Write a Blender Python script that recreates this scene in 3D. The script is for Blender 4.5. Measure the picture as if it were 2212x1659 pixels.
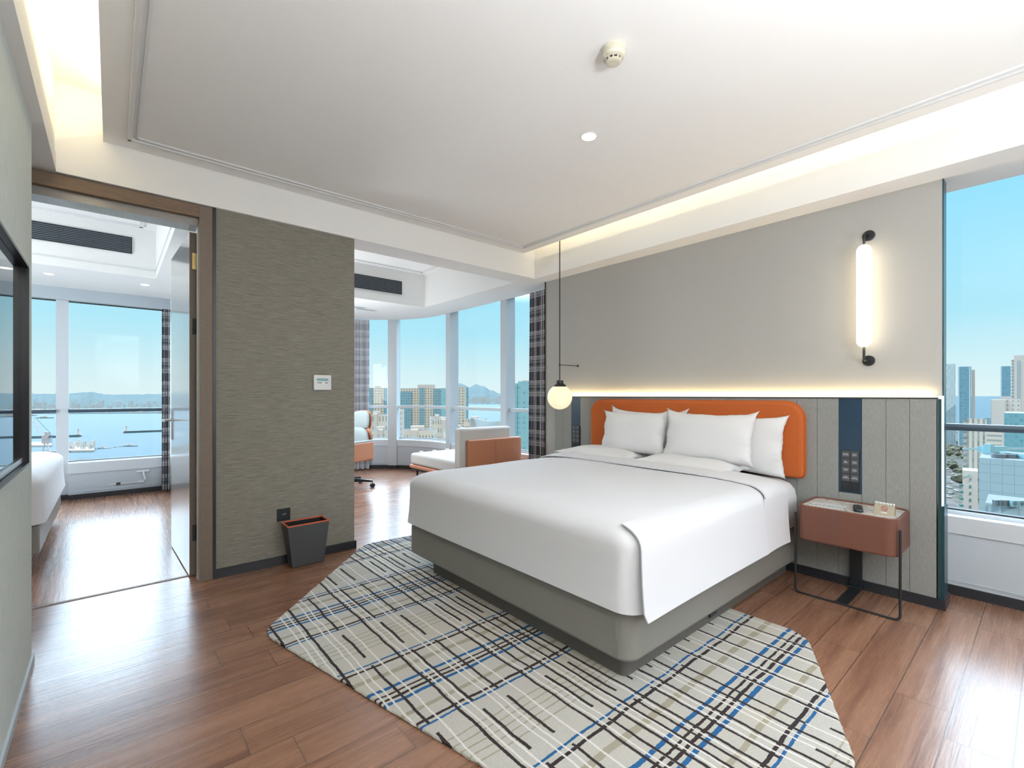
import bpy, bmesh, math, random
from mathutils import Vector, Matrix
from mathutils import noise as mnoise
random.seed(7)
for o in list(bpy.data.objects): bpy.data.objects.remove(o)
SC = bpy.context.scene
COL = SC.collection
PI = math.pi

# ------------------------------------------------------------------ camera
FPX = 1005.0
YAW = math.atan2(1169.0, 1005.0)               # view direction, measured from +X towards +Y
cam = bpy.data.cameras.new('camera')
cam.sensor_width = 36.0
cam.lens = 36.0 * FPX / 2212.0
cam.shift_y = (853.0 - 829.5) / 2212.0
cam.clip_start = 0.02; cam.clip_end = 60000
camo = bpy.data.objects.new('camera', cam); COL.objects.link(camo)
camo.location = (0, 0, 1.25)
camo.rotation_euler = (PI / 2, 0, YAW - PI / 2)
SC.camera = camo
FX, FY = math.cos(YAW), math.sin(YAW)
RX, RY = math.sin(YAW), -math.cos(YAW)

# ------------------------------------------------------------------ view
SC.view_settings.view_transform = 'Standard'
SC.view_settings.look = 'None'
SC.view_settings.gamma = 1.0
SC.view_settings.use_curve_mapping = False
SC.view_settings.exposure = 0.44
SC.cycles.use_denoising = True
SC.cycles.max_bounces = 10
SC.cycles.diffuse_bounces = 6
SC.cycles.glossy_bounces = 4
SC.cycles.transparent_max_bounces = 12
SC.cycles.sample_clamp_indirect = 6.0
SC.cycles.caustics_reflective = False
SC.cycles.caustics_refractive = False

# ------------------------------------------------------------------ node helper
def lin(c):
    return tuple(((v / 255) / 12.92 if v / 255 <= 0.04045 else ((v / 255 + 0.055) / 1.055) ** 2.4) for v in c) + (1.0,)

class NT:
    def __init__(s, tree):
        s.t = tree
    def n(s, typ, **kw):
        nd = s.t.nodes.new(typ)
        for k, v in kw.items(): setattr(nd, k, v)
        return nd
    def put(s, sock, v):
        if v is None: return
        if isinstance(v, bpy.types.NodeSocket): s.t.links.new(v, sock)
        else: sock.default_value = v
    def m(s, op, a, b=None, c=None, clamp=False):
        nd = s.n('ShaderNodeMath', operation=op); nd.use_clamp = clamp
        for i, v in enumerate((a, b, c)): s.put(nd.inputs[i], v) if v is not None else None
        return nd.outputs[0]
    def mix(s, f, a, b, blend='MIX'):
        nd = s.n('ShaderNodeMix', data_type='RGBA', blend_type=blend)
        s.put(nd.inputs[0], f); s.put(nd.inputs[6], a); s.put(nd.inputs[7], b)
        return nd.outputs[2]
    def sep(s, v):
        nd = s.n('ShaderNodeSeparateXYZ'); s.put(nd.inputs[0], v); return nd.outputs
    def comb(s, x, y, z):
        nd = s.n('ShaderNodeCombineXYZ')
        for i, v in enumerate((x, y, z)): s.put(nd.inputs[i], v)
        return nd.outputs[0]
    def noise(s, vec, scale=5, detail=2, rough=0.5, dist=0.0):
        nd = s.n('ShaderNodeTexNoise'); s.put(nd.inputs['Vector'], vec)
        nd.inputs['Scale'].default_value = scale; nd.inputs['Detail'].default_value = detail
        nd.inputs['Roughness'].default_value = rough; nd.inputs['Distortion'].default_value = dist
        return nd.outputs[0]
    def white(s, vec):
        nd = s.n('ShaderNodeTexWhiteNoise', noise_dimensions='3D'); s.put(nd.inputs['Vector'], vec); return nd.outputs[0]
    def maprange(s, v, a, b, c=0.0, d=1.0, smooth=False):
        nd = s.n('ShaderNodeMapRange'); nd.clamp = True
        if smooth: nd.interpolation_type = 'SMOOTHSTEP'
        s.put(nd.inputs[0], v)
        for i, q in zip((1, 2, 3, 4), (a, b, c, d)): s.put(nd.inputs[i], q)
        return nd.outputs[0]
    def ramp(s, f, stops, mode='LINEAR'):
        nd = s.n('ShaderNodeValToRGB'); r = nd.color_ramp; r.interpolation = mode
        while len(r.elements) > 1: r.elements.remove(r.elements[-1])
        r.elements[0].position = stops[0][0]; r.elements[0].color = stops[0][1]
        for p, c in stops[1:]:
            e = r.elements.new(p); e.color = c
        s.put(nd.inputs[0], f); return nd.outputs[0], nd.outputs[1]
    def bump(s, h, strength=0.3, dist=0.01):
        nd = s.n('ShaderNodeBump'); s.put(nd.inputs['Height'], h)
        nd.inputs['Strength'].default_value = strength; nd.inputs['Distance'].default_value = dist
        return nd.outputs[0]
    def scale(s, vec, sc):
        nd = s.n('ShaderNodeMapping'); s.put(nd.inputs[0], vec); nd.inputs[3].default_value = sc; return nd.outputs[0]

# ------------------------------------------------------------------ world: clear hazy sky over the sea
world = bpy.data.worlds.new('sky'); SC.world = world; world.use_nodes = True
wt = NT(world.node_tree); world.node_tree.nodes.clear()
tc = wt.n('ShaderNodeTexCoord')
dx, dy, dz = wt.sep(tc.outputs['Generated'])[:]
skyc, _ = wt.ramp(dz, [(0.0, lin((222, 240, 242))), (0.04, lin((212, 238, 243))), (0.13, lin((174, 228, 244))), (0.32, lin((152, 224, 252))), (1.0, lin((170, 210, 240)))])
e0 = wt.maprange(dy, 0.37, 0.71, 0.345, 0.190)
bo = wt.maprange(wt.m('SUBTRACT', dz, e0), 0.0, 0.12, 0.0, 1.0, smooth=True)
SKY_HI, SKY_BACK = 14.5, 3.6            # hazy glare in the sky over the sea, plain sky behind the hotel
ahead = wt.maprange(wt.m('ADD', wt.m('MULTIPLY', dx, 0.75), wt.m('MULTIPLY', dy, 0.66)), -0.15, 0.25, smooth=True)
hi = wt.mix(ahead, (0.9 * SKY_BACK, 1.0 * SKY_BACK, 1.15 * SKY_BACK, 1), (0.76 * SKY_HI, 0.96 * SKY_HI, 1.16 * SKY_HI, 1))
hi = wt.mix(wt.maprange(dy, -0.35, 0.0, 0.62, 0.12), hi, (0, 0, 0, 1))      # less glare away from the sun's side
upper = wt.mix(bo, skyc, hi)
gnd = wt.mix(wt.m('LESS_THAN', dz, -0.002), upper, lin((190, 215, 220)))
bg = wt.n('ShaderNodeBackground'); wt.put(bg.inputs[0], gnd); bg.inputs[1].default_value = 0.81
wo = wt.n('ShaderNodeOutputWorld'); wt.t.links.new(bg.outputs[0], wo.inputs[0])
world.cycles.sampling_method = 'MANUAL'; world.cycles.sample_map_resolution = 512

def light(name, typ, loc, energy, color, rot=None, size=None, size_y=None, direction=None, **kw):
    d = bpy.data.lights.new(name, typ); d.energy = energy; d.color = color
    if typ == 'AREA':
        d.shape = 'RECTANGLE'; d.size = size; d.size_y = size_y
    for k, v in kw.items(): setattr(d, k, v)
    o = bpy.data.objects.new(name, d); COL.objects.link(o); o.location = loc
    if direction is not None: o.rotation_euler = Vector(direction).to_track_quat('-Z', 'Y').to_euler()
    if rot is not None: o.rotation_euler = rot
    return o
light('sun', 'SUN', (0, 0, 50), 3.2, (1.0, 0.95, 0.86), direction=(0.42, 0.62, -0.66), angle=0.01)
# LED lines in the ceiling coves, on the wall ledge
WARM = (1.0, 0.84, 0.50)
COVE_L, COVE_R, LEDGE = 15.0, 7.0, 4.0
def strip(name, loc, length, w, energy, direction, color=WARM):
    # length runs along world Y
    o = light(name, 'AREA', loc, energy, color, size=w, size_y=length)
    z = -Vector(direction).normalized(); y = Vector((0, 1, 0)); x = y.cross(z)
    o.matrix_world = Matrix.Translation(loc) @ Matrix((x, y, z)).transposed().to_4x4()
    return o
strip('cove_light_tv_side', (0.06, 1.05, 2.86), 5.0, 0.03, COVE_L, (-0.75, 0, 0.65))
strip('cove_light_bed_side', (3.24, 1.05, 2.86), 5.0, 0.03, COVE_R, (0.75, 0, 0.65), (1.0, 0.84, 0.52))
strip('ledge_light', (3.683, 1.99, 1.247), 3.05, 0.014, LEDGE, (0.12, 0, 1), (1.0, 0.74, 0.34))

# added fill lights without fixtures: bedroom rear, bay behind the grasscloth wall, far room
for nm, lc, en in (('fill_spot_rear', (0.55, -1.1, 1.40), 480.0),):
    light(nm, 'SPOT', lc, en, (0.93, 0.97, 1.0), direction=(0.0, 0.05, 1.0), shadow_soft_size=0.2, spot_size=math.radians(160), spot_blend=1.0)
for nm, lc, en, rd in (('fill_point_rear', (2.0, -1.2, 1.4), 55.0, 0.35), ('fill_point_bay', (1.8, 5.9, 1.5), 60.0, 0.45), ('fill_point_far', (-2.4, 4.9, 1.4), 95.0, 0.2)):
    light(nm, 'POINT', lc, en, (0.90, 0.96, 1.0), shadow_soft_size=rd)

# ------------------------------------------------------------------ mesh helpers
def wloc(o):
    v = Vector((0, 0, 0))
    while o is not None:
        v = v + o.location; o = o.parent
    return v
def finish(name, bm, mat, parent=None, smooth=False, at=None):
    """links a bmesh given in world coordinates as one object below parent"""
    off = wloc(parent) if parent is not None else Vector(at if at is not None else (0, 0, 0))
    if off.length > 0: bmesh.ops.translate(bm, verts=bm.verts, vec=-off)
    bmesh.ops.recalc_face_normals(bm, faces=bm.faces)
    me = bpy.data.meshes.new(name); bm.to_mesh(me); bm.free()
    if smooth:
        for p in me.polygons: p.use_smooth = True
    o = bpy.data.objects.new(name, me); COL.objects.link(o)
    mats = mat if isinstance(mat, (list, tuple)) else [mat]
    for m_ in mats: me.materials.append(m_)
    if parent is not None: o.parent = parent
    elif at is not None: o.location = at
    return o
def tag(o, label, cat, group=None, kind=None):
    if label: o['label'] = label
    if cat: o['category'] = cat
    if group: o['group'] = group
    if kind: o['kind'] = kind
    return o
def empty(name, loc, label, cat, group=None, kind=None):
    o = bpy.data.objects.new(name, None); COL.objects.link(o); o.location = loc; o.empty_display_size = 0.05
    return tag(o, label, cat, group, kind)
def structure(o, label=None, cat=None):
    o['kind'] = 'structure'
    if label: o['label'] = label
    if cat: o['category'] = cat
    return o
def copy_tree(o, parent=None):
    c = o.copy(); COL.objects.link(c)
    if parent is not None: c.parent = parent
    for ch in list(o.children): copy_tree(ch, c)
    return c
def NB(): return bmesh.new()
def box(bm, x0, x1, y0, y1, z0, z1, bev=0.0, seg=2):
    vs = [bm.verts.new((x, y, z)) for x in (x0, x1) for y in (y0, y1) for z in (z0, z1)]
    idx = [(0, 1, 3, 2), (4, 6, 7, 5), (0, 4, 5, 1), (2, 3, 7, 6), (0, 2, 6, 4), (1, 5, 7, 3)]
    fs = [bm.faces.new([vs[i] for i in f]) for f in idx]
    if bev > 0:
        es = list({e for f in fs for e in f.edges})
        bmesh.ops.bevel(bm, geom=es, offset=bev, segments=seg, affect='EDGES', profile=0.5)
    return fs
def prism(bm, pts, z0, z1):
    a = [bm.verts.new((p[0], p[1], z0)) for p in pts]; b = [bm.verts.new((p[0], p[1], z1)) for p in pts]
    n = len(pts)
    for i in range(n): bm.faces.new((a[i], a[(i + 1) % n], b[(i + 1) % n], b[i]))
    bm.faces.new(a[::-1]); bm.faces.new(b)
def rrect(x0, x1, y0, y1, r, n=6):
    pts = []
    for cx_, cy_, a0 in ((x1 - r, y1 - r, 0), (x0 + r, y1 - r, PI / 2), (x0 + r, y0 + r, PI), (x1 - r, y0 + r, 1.5 * PI)):
        for k in range(n + 1):
            a = a0 + PI / 2 * k / n
            pts.append((cx_ + r * math.cos(a), cy_ + r * math.sin(a)))
    return pts
def rings(bm, levels, cap0=True, cap1=True):
    """levels: list of lists of 3D points of equal count"""
    rs = [[bm.verts.new(p) for p in l] for l in levels]
    n = len(rs[0])
    for a, b in zip(rs, rs[1:]):
        for i in range(n): bm.faces.new((a[i], a[(i + 1) % n], b[(i + 1) % n], b[i]))
    if cap0: bm.faces.new(rs[0][::-1])
    if cap1: bm.faces.new(rs[-1])
def lathe(bm, prof, cx_, cy_, n=32, axis='Z', z=0.0):
    """prof: (r, h); axis Z about (cx,cy)"""
    rs = []
    for r, h in prof:
        ring = []
        for k in range(n):
            a = 2 * PI * k / n
            if axis == 'Z': p = (cx_ + r * math.cos(a), cy_ + r * math.sin(a), h)
            elif axis == 'X': p = (h, cx_ + r * math.cos(a), cy_ + r * math.sin(a))
            else: p = (cx_ + r * math.cos(a), h, cy_ + r * math.sin(a))
            ring.append(bm.verts.new(p))
        rs.append(ring)
    for a, b in zip(rs, rs[1:]):
        for i in range(n): bm.faces.new((a[i], a[(i + 1) % n], b[(i + 1) % n], b[i]))
    bm.faces.new(rs[0][::-1]); bm.faces.new(rs[-1])
def tube(bm, pts, r, n=10):
    """round bar along points"""
    pts = [Vector(p) for p in pts]; rs = []
    up = None
    for i, p in enumerate(pts):
        d = (pts[min(i + 1, len(pts) - 1)] - pts[max(i - 1, 0)]).normalized()
        if up is None:
            up = Vector((0, 0, 1)) if abs(d.z) < 0.9 else Vector((1, 0, 0))
        s = d.cross(up).normalized(); up = s.cross(d).normalized()
        rs.append([bm.verts.new(p + (s * math.cos(2 * PI * k / n) + up * math.sin(2 * PI * k / n)) * r) for k in range(n)])
    for a, b in zip(rs, rs[1:]):
        for i in range(n): bm.faces.new((a[i], a[(i + 1) % n], b[(i + 1) % n], b[i]))
    bm.faces.new(rs[0][::-1]); bm.faces.new(rs[-1])
def fillet(pts, r, n=5):
    pts = [Vector(p) for p in pts]; out = [pts[0]]
    for i in range(1, len(pts) - 1):
        a, b, c = pts[i - 1], pts[i], pts[i + 1]
        u = (a - b).normalized(); v = (c - b).normalized()
        p0 = b + u * r; p1 = b + v * r
        for k in range(n + 1):
            t = k / n
            out.append(p0 * (1 - t) ** 2 + b * 2 * t * (1 - t) + p1 * t * t)
    out.append(pts[-1]); return out
def offset_path(path, d):
    """d > 0: to the left of the travel direction (indoors)"""
    out = []
    for i, p in enumerate(path):
        a = path[max(i - 1, 0)]; b = path[min(i + 1, len(path) - 1)]
        tx, ty = b[0] - a[0], b[1] - a[1]; l = math.hypot(tx, ty) or 1
        out.append((p[0] - ty / l * d, p[1] + tx / l * d))
    return out
def sweep(bm, path, o0, o1, z0, z1):
    A = offset_path(path, o0); B = offset_path(path, o1)
    secs = [[bm.verts.new((a[0], a[1], z0)), bm.verts.new((b[0], b[1], z0)), bm.verts.new((b[0], b[1], z1)), bm.verts.new((a[0], a[1], z1))] for a, b in zip(A, B)]
    for s, t in zip(secs, secs[1:]):
        for i in range(4): bm.faces.new((s[i], s[(i + 1) % 4], t[(i + 1) % 4], t[i]))
    bm.faces.new(secs[0][::-1]); bm.faces.new(secs[-1])
def text_bm(body, size, m4, extrude=0.0004, align='CENTER'):
    cu = bpy.data.curves.new('lettering', 'FONT'); cu.body = body; cu.size = size; cu.extrude = extrude
    cu.align_x = align; cu.align_y = 'CENTER'
    ob = bpy.data.objects.new('lettering', cu); COL.objects.link(ob)
    dg = bpy.context.evaluated_depsgraph_get()
    me = bpy.data.meshes.new_from_object(ob.evaluated_get(dg))
    bm = bmesh.new(); bm.from_mesh(me); bm.transform(m4)
    bpy.data.objects.remove(ob); bpy.data.curves.remove(cu); bpy.data.meshes.remove(me)
    return bm
def basis(origin, x, y):
    x = Vector(x).normalized(); y = Vector(y).normalized(); z = x.cross(y)
    return Matrix.Translation(origin) @ Matrix((x, y, z)).transposed().to_4x4()

# ------------------------------------------------------------------ materials
def mat(name, color=(0.8, 0.8, 0.8, 1), rough=0.6, metal=0.0, spec=0.5, build=None, emis=None, estr=0.0, coat=0.0):
    m_ = bpy.data.materials.new(name); m_.use_nodes = True
    t = NT(m_.node_tree); p = m_.node_tree.nodes['Principled BSDF']
    p.inputs['Base Color'].default_value = color; p.inputs['Roughness'].default_value = rough
    p.inputs['Metallic'].default_value = metal; p.inputs['Specular IOR Level'].default_value = spec
    p.inputs['Coat Roughness'].default_value = 0.12
    if coat: p.inputs['Coat Weight'].default_value = coat
    if emis: p.inputs['Emission Color'].default_value = emis; p.inputs['Emission Strength'].default_value = estr
    if build: build(t, p)
    return m_
def weave(c1, c2, sx=900, sy=900, amt=0.5, b=0.25, space='OBJ', axis='xz'):
    def f(t, p):
        if space == 'OBJ': v = t.n('ShaderNodeTexCoord').outputs['Object']
        else: v = t.n('ShaderNodeNewGeometry').outputs['Position']
        a = t.noise(t.scale(v, (sx, sx, sx)), 1, 2); 
        t.put(p.inputs['Base Color'], t.mix(t.maprange(a, 0.3, 0.7), c1, c2))
        t.put(p.inputs['Normal'], t.bump(a, b, 0.002))
    return f
def streaky(c1, c2, sc, b=0.35):
    """grasscloth: long thin threads; sc stretches the noise"""
    def f(t, p):
        v = t.n('ShaderNodeNewGeometry').outputs['Position']
        a = t.noise(t.scale(v, sc), 1, 3, 0.7)
        d = t.noise(t.scale(v, tuple(q * 3.1 for q in sc)), 1, 2, 0.6)
        s = t.m('ADD', t.m('MULTIPLY', a, 0.6), t.m('MULTIPLY', d, 0.4))
        t.put(p.inputs['Base Color'], t.mix(t.maprange(s, 0.36, 0.64), c1, c2))
        t.put(p.inputs['Normal'], t.bump(s, b, 0.003))
    return f
def subtle(c, amt=0.04, sc=3):
    def f(t, p):
        v = t.n('ShaderNodeNewGeometry').outputs['Position']
        a = t.noise(v, sc, 3)
        c2 = tuple(max(0, x * (1 - amt)) for x in c[:3]) + (1,)
        t.put(p.inputs['Base Color'], t.mix(a, c, c2))
    return f
M = {}
M['ceiling'] = mat('ceiling_paint', rough=0.85, build=subtle((0.86, 0.855, 0.85, 1), 0.02), spec=0.2)
M['moulding'] = mat('moulding_paint', rough=0.6, build=subtle((0.74, 0.74, 0.745, 1), 0.03), spec=0.3)
M['white'] = mat('white_metal', rough=0.35, build=subtle((0.50, 0.54, 0.57, 1), 0.04))
M['apron'] = mat('grey_white_panel', rough=0.5, build=subtle((0.47, 0.52, 0.57, 1), 0.05))
M['ledge'] = mat('ledge_white', rough=0.3, build=subtle((0.56, 0.60, 0.64, 1), 0.03))
M['gasket'] = mat('black_gasket', rough=0.5, build=subtle((0.02, 0.025, 0.03, 1), 0.2))
M['black'] = mat('black_metal', rough=0.35, build=subtle((0.014, 0.017, 0.02, 1), 0.2))
M['base'] = mat('black_baseboard', rough=0.35, build=subtle((0.022, 0.024, 0.03, 1), 0.2))
M['tube'] = mat('steel_blue_rail', rough=0.4, metal=0.1, build=subtle((0.045, 0.075, 0.105, 1), 0.1))
M['doorwall'] = mat('grasscloth_brown', rough=0.8, build=streaky((0.14, 0.130, 0.108, 1), (0.325, 0.305, 0.262, 1), (7, 7, 330)), spec=0.3)
M['tvwall'] = mat('grasscloth_pale', rough=0.8, build=streaky((0.50, 0.56, 0.55, 1), (0.74, 0.80, 0.78, 1), (330, 330, 9)), spec=0.3)
M['bedwall'] = mat('linen_wallcovering', rough=0.85, build=streaky((0.385, 0.375, 0.355, 1), (0.46, 0.45, 0.43, 1), (240, 240, 200), 0.2), spec=0.2)
M['panel'] = mat('grey_textile_boards', rough=0.75, build=streaky((0.215, 0.215, 0.205, 1), (0.315, 0.315, 0.30, 1), (300, 300, 24), 0.25), spec=0.3)
M['navy'] = mat('navy_board', rough=0.35, build=subtle((0.016, 0.045, 0.085, 1), 0.15), coat=0.2)
M['seam'] = mat('dark_seam', rough=0.8, build=subtle((0.05, 0.05, 0.05, 1), 0.1))
M['casing'] = mat('casing_wood', rough=0.55, build=streaky((0.12, 0.075, 0.045, 1), (0.25, 0.17, 0.115, 1), (9, 300, 300)))
M['casing_v'] = mat('casing_wood_upright', rough=0.55, build=streaky((0.13, 0.095, 0.07, 1), (0.24, 0.19, 0.15, 1), (300, 300, 300)))
M['leaf'] = mat('door_leaf_wood', rough=0.32, build=streaky((0.24, 0.22, 0.21, 1), (0.34, 0.32, 0.31, 1), (300, 6, 300), 0.05), coat=1.0)  # brown wood lightened, window reflection partly put into the base colour
M['brass'] = mat('brass', (0.55, 0.38, 0.16, 1), 0.35, 0.9, build=subtle((0.55, 0.38, 0.16, 1), 0.1))
M['chrome'] = mat('satin_steel', rough=0.25, metal=0.95, build=subtle((0.55, 0.57, 0.6, 1), 0.05))
M['linen'] = mat('white_bed_linen', rough=0.85, build=weave((0.71, 0.71, 0.735, 1), (0.67, 0.67, 0.70, 1), 700, b=0.08), spec=0.15)
M['pillow'] = mat('white_pillow_case', rough=0.85, build=weave((0.74, 0.735, 0.74, 1), (0.70, 0.695, 0.70, 1), 700, b=0.08), spec=0.15)
M['bedbase'] = mat('taupe_leatherette', rough=0.45, build=weave((0.235, 0.225, 0.205, 1), (0.20, 0.19, 0.172, 1), 900, b=0.15))
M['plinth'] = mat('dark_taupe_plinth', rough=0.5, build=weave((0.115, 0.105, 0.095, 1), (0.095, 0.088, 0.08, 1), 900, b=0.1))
M['orange'] = mat('burnt_orange_wool', rough=0.9, build=weave((0.57, 0.145, 0.038, 1), (0.44, 0.10, 0.026, 1), 900, b=0.3), spec=0.2)
M['tan'] = mat('tan_leather', rough=0.45, build=weave((0.165, 0.064, 0.041, 1), (0.135, 0.05, 0.032, 1), 800, b=0.15))
M['tan_light'] = mat('light_tan_leather', rough=0.5, build=weave((0.56, 0.235, 0.125, 1), (0.47, 0.19, 0.10, 1), 600, b=0.15))
M['fabric'] = mat('pale_grey_fabric', rough=0.9, build=weave((0.62, 0.60, 0.58, 1), (0.52, 0.51, 0.50, 1), 500, b=0.3), spec=0.2)
M['chairfab'] = mat('blue_grey_fabric', rough=0.9, build=weave((0.42, 0.48, 0.50, 1), (0.34, 0.40, 0.42, 1), 500, b=0.3), spec=0.2)
M['bin'] = mat('charcoal_bin', rough=0.5, build=weave((0.075, 0.078, 0.085, 1), (0.058, 0.06, 0.066, 1), 600, b=0.15))
M['bin_in'] = mat('black_bin_liner', rough=0.8, build=subtle((0.006, 0.007, 0.01, 1), 0.2))
M['bin_rim'] = mat('orange_bin_rim', rough=0.4, build=subtle((0.62, 0.13, 0.06, 1), 0.1))
M['plastic'] = mat('white_plastic', rough=0.35, build=subtle((0.72, 0.73, 0.74, 1), 0.03))
M['cream'] = mat('cream_plastic', rough=0.4, build=subtle((0.62, 0.58, 0.47, 1), 0.06))
M['lcd'] = mat('lcd_glass', rough=0.15, build=subtle((0.22, 0.42, 0.45, 1), 0.05))
M['ink'] = mat('dark_ink', rough=0.6, build=subtle((0.04, 0.035, 0.045, 1), 0.1))
M['ink_red'] = mat('red_ink', rough=0.6, build=subtle((0.33, 0.02, 0.03, 1), 0.1))
M['ink_white'] = mat('white_ink', rough=0.6, build=subtle((0.75, 0.78, 0.78, 1), 0.03))
M['card'] = mat('kraft_card', rough=0.7, build=subtle((0.42, 0.36, 0.27, 1), 0.08, 60))
M['grille'] = mat('dark_grille', rough=0.5, build=subtle((0.02, 0.028, 0.04, 1), 0.1))
M['grille_slat'] = mat('grille_slat', rough=0.4, metal=0.3, build=subtle((0.22, 0.25, 0.28, 1), 0.1))
M['screen'] = mat('tv_screen', (0.004, 0.005, 0.006, 1), 0.04, spec=0.9, build=subtle((0.004, 0.005, 0.006, 1), 0.1))
M['satin_black'] = mat('satin_black_surround', rough=0.3, build=subtle((0.008, 0.009, 0.014, 1), 0.1))
M['lamp'] = mat('lamp_opal', (0.9, 0.85, 0.7, 1), 0.4, emis=(1.0, 0.86, 0.55, 1), estr=0.62, build=subtle((0.45, 0.42, 0.34, 1), 0.02))
M['tubelamp'] = mat('sconce_opal', (0.9, 0.88, 0.8, 1), 0.4, emis=(1.0, 0.87, 0.62, 1), estr=3.2, build=subtle((0.6, 0.57, 0.5, 1), 0.02))
M['led'] = mat('led_line', (1, 0.9, 0.7, 1), 0.4, emis=(1.0, 0.88, 0.66, 1), estr=1.2, build=subtle((0.7, 0.7, 0.6, 1), 0.02))
M['ledcool'] = mat('led_line_cool', (1, 1, 1, 1), 0.4, emis=(0.88, 1.0, 1.0, 1), estr=0.9, build=subtle((0.7, 0.7, 0.7, 1), 0.02))
M['downlight'] = mat('downlight_glass', (1, 1, 1, 1), 0.4, emis=(1.0, 0.98, 0.93, 1), estr=6.0, build=subtle((0.7, 0.7, 0.7, 1), 0.02))
def marble(t, p):
    v = t.n('ShaderNodeTexCoord').outputs['Object']
    a = t.noise(t.scale(v, (9, 5, 9)), 1, 6, 0.6, 1.6)
    k = t.m('ABSOLUTE', t.m('SUBTRACT', a, 0.5))
    t.put(p.inputs['Base Color'], t.mix(t.maprange(k, 0.0, 0.035), (0.34, 0.33, 0.32, 1), (0.70, 0.69, 0.66, 1)))
M['marble'] = mat('white_marble', rough=0.2, build=marble)
def paperpic(t, p):
    v = t.n('ShaderNodeTexCoord').outputs['Object']
    x, y, z = t.sep(v)[:]
    a = t.noise(t.scale(v, (70, 14, 1)), 1, 4, 0.7)
    inpic = t.m('MULTIPLY', t.m('GREATER_THAN', y, -0.01), t.m('LESS_THAN', y, 0.066))
    f = t.m('MULTIPLY', inpic, t.maprange(a, 0.48, 0.62))
    t.put(p.inputs['Base Color'], t.mix(f, (0.66, 0.69, 0.70, 1), (0.20, 0.21, 0.22, 1)))
M['paper'] = mat('printed_leaflet', rough=0.35, build=paperpic)
def glass(t, p):
    t.t.nodes.remove(p)
    out = t.t.nodes['Material Output']
    tr = t.n('ShaderNodeBsdfTransparent'); tr.inputs[0].default_value = (0.97, 0.985, 0.985, 1)
    gl = t.n('ShaderNodeBsdfGlossy'); gl.inputs['Roughness'].default_value = 0.02
    g_ = t.n('ShaderNodeNewGeometry'); dt = t.n('ShaderNodeVectorMath', operation='DOT_PRODUCT')
    t.put(dt.inputs[0], g_.outputs['Incoming']); t.put(dt.inputs[1], g_.outputs['Normal'])
    fac = t.m('ADD', t.m('MULTIPLY', t.m('POWER', t.m('SUBTRACT', 1.0, t.m('ABSOLUTE', dt.outputs['Value'])), 5.0), 0.8), 0.012)
    mx = t.n('ShaderNodeMixShader')
    t.put(mx.inputs[0], fac); t.t.links.new(tr.outputs[0], mx.inputs[1]); t.t.links.new(gl.outputs[0], mx.inputs[2])
    t.t.links.new(mx.outputs[0], out.inputs[0])
M['glass'] = mat('window_glass', build=glass)
def tealglass(t, p):
    t.t.nodes.remove(p)
    out = t.t.nodes['Material Output']
    tr = t.n('ShaderNodeBsdfTransparent'); tr.inputs[0].default_value = (0.45, 0.85, 0.86, 1)
    df = t.n('ShaderNodeBsdfDiffuse'); df.inputs[0].default_value = (0.25, 0.62, 0.62, 1)
    mx = t.n('ShaderNodeMixShader'); mx.inputs[0].default_value = 0.55
    t.t.links.new(tr.outputs[0], mx.inputs[1]); t.t.links.new(df.outputs[0], mx.inputs[2])
    t.t.links.new(mx.outputs[0], out.inputs[0])
M['edge'] = mat('fringed_metal_edge', rough=0.3, metal=0.5, build=subtle((0.03, 0.085, 0.10, 1), 0.1))  # teal tint paints a lens colour fringe onto the dark metal

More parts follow.
